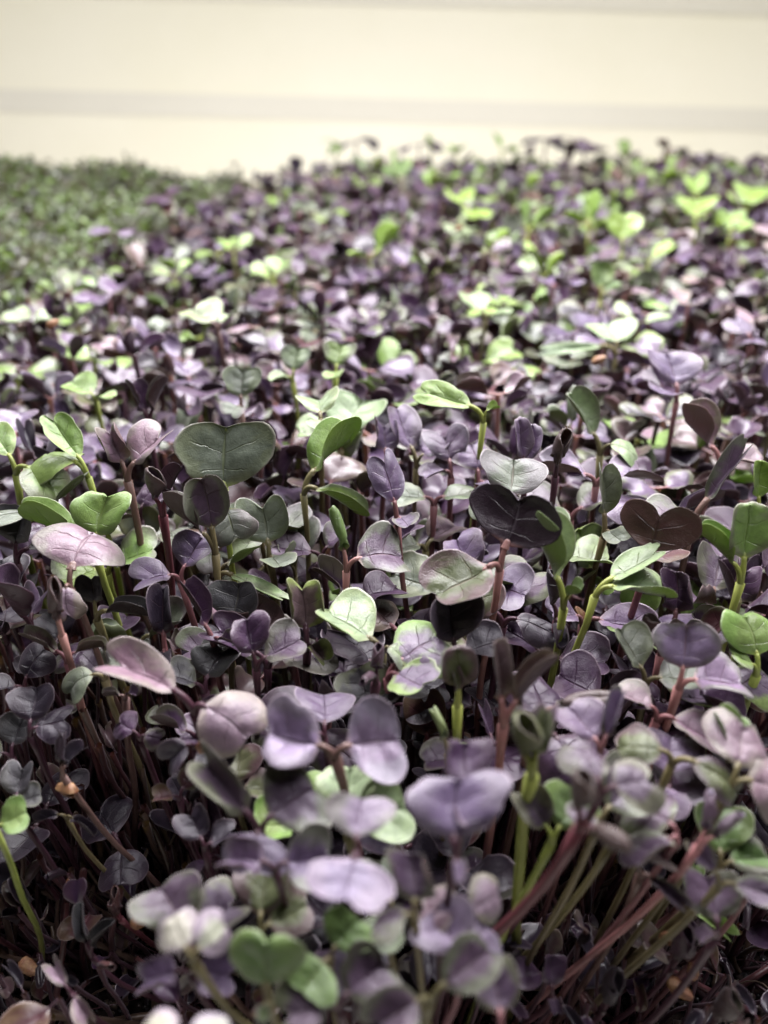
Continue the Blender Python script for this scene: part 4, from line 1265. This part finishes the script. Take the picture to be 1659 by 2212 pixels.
sh = slab('shelf_surface', -1400, 1400, -200, 946, -14, -8, M_BAND)
sh['kind'] = 'structure'
TILT = R(1.3)
w = slab('wall', -1600, 1600, 960, 990, -400, 1400, M_WALL)
w['kind'] = 'structure'
for nm, z0, z1, yf, mt_ in (('wall_panel', 97, 182, 952, M_WALL), ('wall_trim', 75, 97, 951, M_BAND), ('wall_panel', -14, 75, 952, M_WALL), ('wall_trim', 182, 200, 951, M_BAND)):
    p = slab(nm, -1500, 1500, yf, 959.5, z0, z1, mt_)
    p.rotation_euler = (0, TILT, 0)
    c_ = p.location
    p.location = (0, c_.y, c_.z)
    p['kind'] = 'structure'

# tangle of fallen stems, rootlets and crumbs in the open front of the tray
lrnd = random.Random(21)
lit = Mass()
for i in range(420):
    px, py = lrnd.choice([(lrnd.uniform(-60, 420), lrnd.uniform(1600, 2260)), (lrnd.uniform(1000, 1720), lrnd.uniform(1880, 2260)), (lrnd.uniform(380, 1100), lrnd.uniform(2000, 2260))])
    x, y, d = unproject(px, py, 0)
    if y < 50:
        continue
    a = lrnd.uniform(0, 6.28)
    L = lrnd.uniform(6, 34)
    up = lrnd.choice([lrnd.uniform(0, 5), lrnd.uniform(4, 30)])
    p0 = np.array([x, y, lrnd.uniform(-.5, 1)])
    p2 = p0 + np.array([math.cos(a) * L * (0.6 if up > 5 else 1), math.sin(a) * L * .5, up])
    t = np.linspace(0, 1, 8)[:, None]
    p1 = (p0 + p2) / 2 + np.array([lrnd.uniform(-5, 5), lrnd.uniform(-4, 4), lrnd.uniform(0, 7)])
    pts = (1 - t) ** 2 * p0 + 2 * (1 - t) * t * p1 + t * t * p2
    v, f, h_ = tube_arrays(pts * MM, np.linspace(1, .6, 8) * lrnd.choice([.15, .35, .6, .8]) * MM, 6, cap=False)
    mk = np.zeros((len(v), 3))
    c = vary(lrnd.choice([(0.05, 0.014, 0.022), (0.09, 0.03, 0.035), (0.10, 0.065, 0.045), (0.03, 0.012, 0.016)]), lrnd, .3)
    lit.add(v, np.array(f), mk, np.zeros((len(v), 2)), [c, c, c, c])
for i in range(430):      # the dim thicket of bare lower stems behind the tray's front edge
    if i % 5 < 3:
        px0 = lrnd.uniform(-120, 430)
    else:
        px0 = lrnd.uniform(1040, 1740)
    y = lrnd.uniform(84, 128)
    x = (px0 - PW / 2) / FPX * (y * CP + (CAM_Z - 30) * SP)
    zt = lrnd.uniform(34, 58)
    if y < 100:
        zt = lrnd.uniform(12, 38)
    p = stem_path((x, y, -1), (x + lrnd.uniform(-13, 13) + x * .06, y + lrnd.uniform(-7, 10), zt), lrnd, 9, bend=(lrnd.uniform(-4, 4), lrnd.uniform(-3, 3), 0))
    v, f, h_ = tube_arrays(p * MM, stem_radii(9, lrnd.uniform(.45, .75)) * MM, 6, cap=False)
    c = vary(lrnd.choice([(0.06, 0.018, 0.026), (0.085, 0.03, 0.035), (0.045, 0.015, 0.022), (0.10, 0.06, 0.045)]), lrnd, .3)
    lit.add(v, np.array(f), np.zeros((len(v), 3)), np.zeros((len(v), 2)), [c, c, c, c])
for i in range(170):      # small dark shed and stunted leaves among the stems
    px, py = lrnd.choice([(lrnd.uniform(-60, 400), lrnd.uniform(1580, 2240)), (lrnd.uniform(1020, 1720), lrnd.uniform(1900, 2240)), (lrnd.uniform(380, 1100), lrnd.uniform(2080, 2240))])
    zt = lrnd.uniform(6, 40)
    x, y, d = unproject(px, py, zt)
    v, f, m, uv = LOD[(lrnd.choice(['fold', 'cup', 'open', 'roll', 'spoon']), lrnd.randrange(2), 0)]
    mt = np.array(leaf_matrix(lrnd.uniform(0, 360), lrnd.uniform(-30, 70), lrnd.uniform(-20, 20), lrnd.uniform(3.5, 7) * MM, lrnd.uniform(.6, 1)))[:3, :3]
    tn = lrnd.choice(['black', 'black', 'purple', 'black', 'maroon', 'brown'])
    lit.add(v @ mt.T + np.array([x, y, zt]) * MM, f, m, uv, [vary(q, lrnd) for q in TINT[tn]] + [STEM['dark']])
    p = stem_path((x + lrnd.uniform(-5, 5), y + lrnd.uniform(-3, 8), -1), (x, y, zt), lrnd, 7)
    v, f, h_ = tube_arrays(p * MM, stem_radii(7, .45) * MM, 5, cap=False)
    c = STEM['dark']
    lit.add(v, np.array(f), np.zeros((len(v), 3)), np.zeros((len(v), 2)), [c, c, c, c])
for i in range(2600):
    px, py = lrnd.uniform(-60, 1720), lrnd.uniform(1650, 2300)
    x, y, d = unproject(px, py, 0)
    s_ = lrnd.uniform(.3, 1.3)
    q = np.array([(i_, j_, k_) for k_ in (-1, 1) for j_ in (-1, 1) for i_ in (-1, 1)], float)
    q = (q + NR.uniform(-.5, .5, q.shape)) * s_ * .6 + np.array([x, y, soil_z(x, y) + s_ * .3])
    f = np.array([(0, 2, 3, 1), (4, 5, 7, 6), (0, 1, 5, 4), (2, 6, 7, 3), (0, 4, 6, 2), (1, 3, 7, 5)])
    c = vary(lrnd.choice([(0.012, 0.009, 0.009), (0.03, 0.02, 0.016), (0.008, 0.007, 0.008), (0.05, 0.033, 0.024)]), lrnd, .3)
    lit.add(q * MM, f, np.zeros((8, 3)), np.zeros((8, 2)), [c, c, c, c])
lo_ = lit.build('stem_litter', M_LEAF_FAR)
lo_['kind'] = 'stuff'
lo_['label'] = 'dark tangle of thin stems, stunted leaves, rootlets and crumbs on the growing medium'
lo_['category'] = 'litter'

# ------------------------------------------------------------------ seed hulls caught on leaves and lying on the medium
def hull(px, py, z, size, label, rot, group=None, mat=M_HULL, gap=0.8):
    x, y, d = unproject(px, py, z)
    rnd = random.Random(int(px * 7 + py))
    nu, nv_ = 18, 12
    vs, fs = [], []
    for shell, k in ((1.0, 1), (0.86, -1)):
        for j in range(nv_ + 1):
            th = math.pi * j / nv_
            for i in range(nu + 1):
                ph_ = gap + (2 * math.pi - 2 * gap) * i / nu
                r_ = shell * (1 + 0.13 * mnoise.noise(Vector((math.cos(ph_) * 1.6, math.sin(ph_) * 1.6, th * 1.3 + rnd.random()))))
                r_ *= 1 + 0.10 * math.sin(ph_ * 3 + 1) * math.sin(th)
                vs.append((r_ * math.sin(th) * math.cos(ph_) * .72, r_ * math.sin(th) * math.sin(ph_) * .60, r_ * math.cos(th) * (1.15 + .3 * math.cos(th))))
    n1 = (nv_ + 1) * (nu + 1)
    for j in range(nv_):
        for i in range(nu):
            a = j * (nu + 1) + i
            fs.append((a, a + nu + 1, a + nu + 2, a + 1))
            fs.append((n1 + a, n1 + a + 1, n1 + a + nu + 2, n1 + a + nu + 1))
        for i in (0, nu):
            a = j * (nu + 1) + i
            q = (a, n1 + a, n1 + a + nu + 1, a + nu + 1)
            fs.append(q if i == 0 else q[::-1])
    vs = [tuple(c * size * MM for c in v) for v in vs]
    me = mesh_from('seed_hull', vs, fs, mat)
    o = bpy.data.objects.new('seed_hull', me)
    o.location = (x * MM, y * MM, z * MM)
    o.rotation_euler = [R(a) for a in rot]
    o['label'] = label
    o['category'] = 'seed hull'
    o['group'] = group or 'split seed hulls among the seedlings'
    col.objects.link(o)
    return o


hull(440, 1612, 70, 1.44, 'split orange-tan seed hull hanging under the shiny slanting pink pair', (20, 30, 40))
hull(110, 702, 92, 1.63, 'orange seed hull clinging to a purple seedling near the cress border', (60, 30, 100))
hull(160, 1928, 32, 1.89, 'pale tan seed hull gaping open at a stem in the dark near corner', (30, -20, 250))
hull(300, 1988, 34, 1.76, 'orange-tan seed hull clasping a shoot beside the low slate heart pair', (70, 10, 120))
hull(148, 1708, 56, 1.83, 'dry tan husk like a small wing over a near-black folded seedling', (100, 20, 250))
hull(1438, 2030, 42, 1.51, 'cracked tan hull stuck to the glossy purple pod low in the dark', (10, 10, 270))
hull(1462, 2130, 30, 1.89, 'plump orange seed hull lying among fallen stems by the bottom corner', (80, 0, 40))
hull(1495, 2100, 28, 1.51, 'brown seed hull leaning on the plump orange one', (20, 40, 100))
hull(1290, 780, 84, 1.8, 'orange seed hull speck in the soft far canopy under the strap leaf', (30, 50, 10))
hull(990, 495, 88, 1.51, 'pinkish brown seed hull dot in the middle of the far canopy', (30, 50, 10))
hull(1255, 1330, 62, 1.39, 'glowing orange hull behind the slanting lime stem', (50, 20, 200))
hull(60, 2085, 18, 2.01, 'curled yellowish dry hull at the edge of the dark soil', (90, 0, 60))
srnd = random.Random(9)
PLACE = [(95, 1985), (230, 1905), (330, 2120), (520, 2190), (1120, 1960), (1180, 1905), (1250, 2010), (1335, 1990), (1400, 2150), (1240, 2195), (1560, 2060), (1370, 1930), (180, 2190), (45, 2180), (640, 2200), (1090, 2090)]
for k, (px, py) in enumerate(PLACE):
    lab = None
    for near in sorted(LANDMARKS, key=lambda m: math.hypot(m['px'] - px, m['py'] - py)):
        for wd in ('small dark seed', 'rounder dark seed', 'brownish seed'):
            lab = wd + ' on the soil under ' + near['short']
            if lab not in used:
                break
        if lab not in used:
            break
    used.add(lab)
    hull(px, py, srnd.uniform(2, 5), srnd.uniform(1.3, 1.9), lab, [srnd.uniform(0, 180) for _ in range(3)], 'seeds lying on the growing medium', M_SEED, gap=0.05)
print('plants', len(plants), 'mass', len(mass), 'canopy verts', canopy.n, 'cress', cress.n)
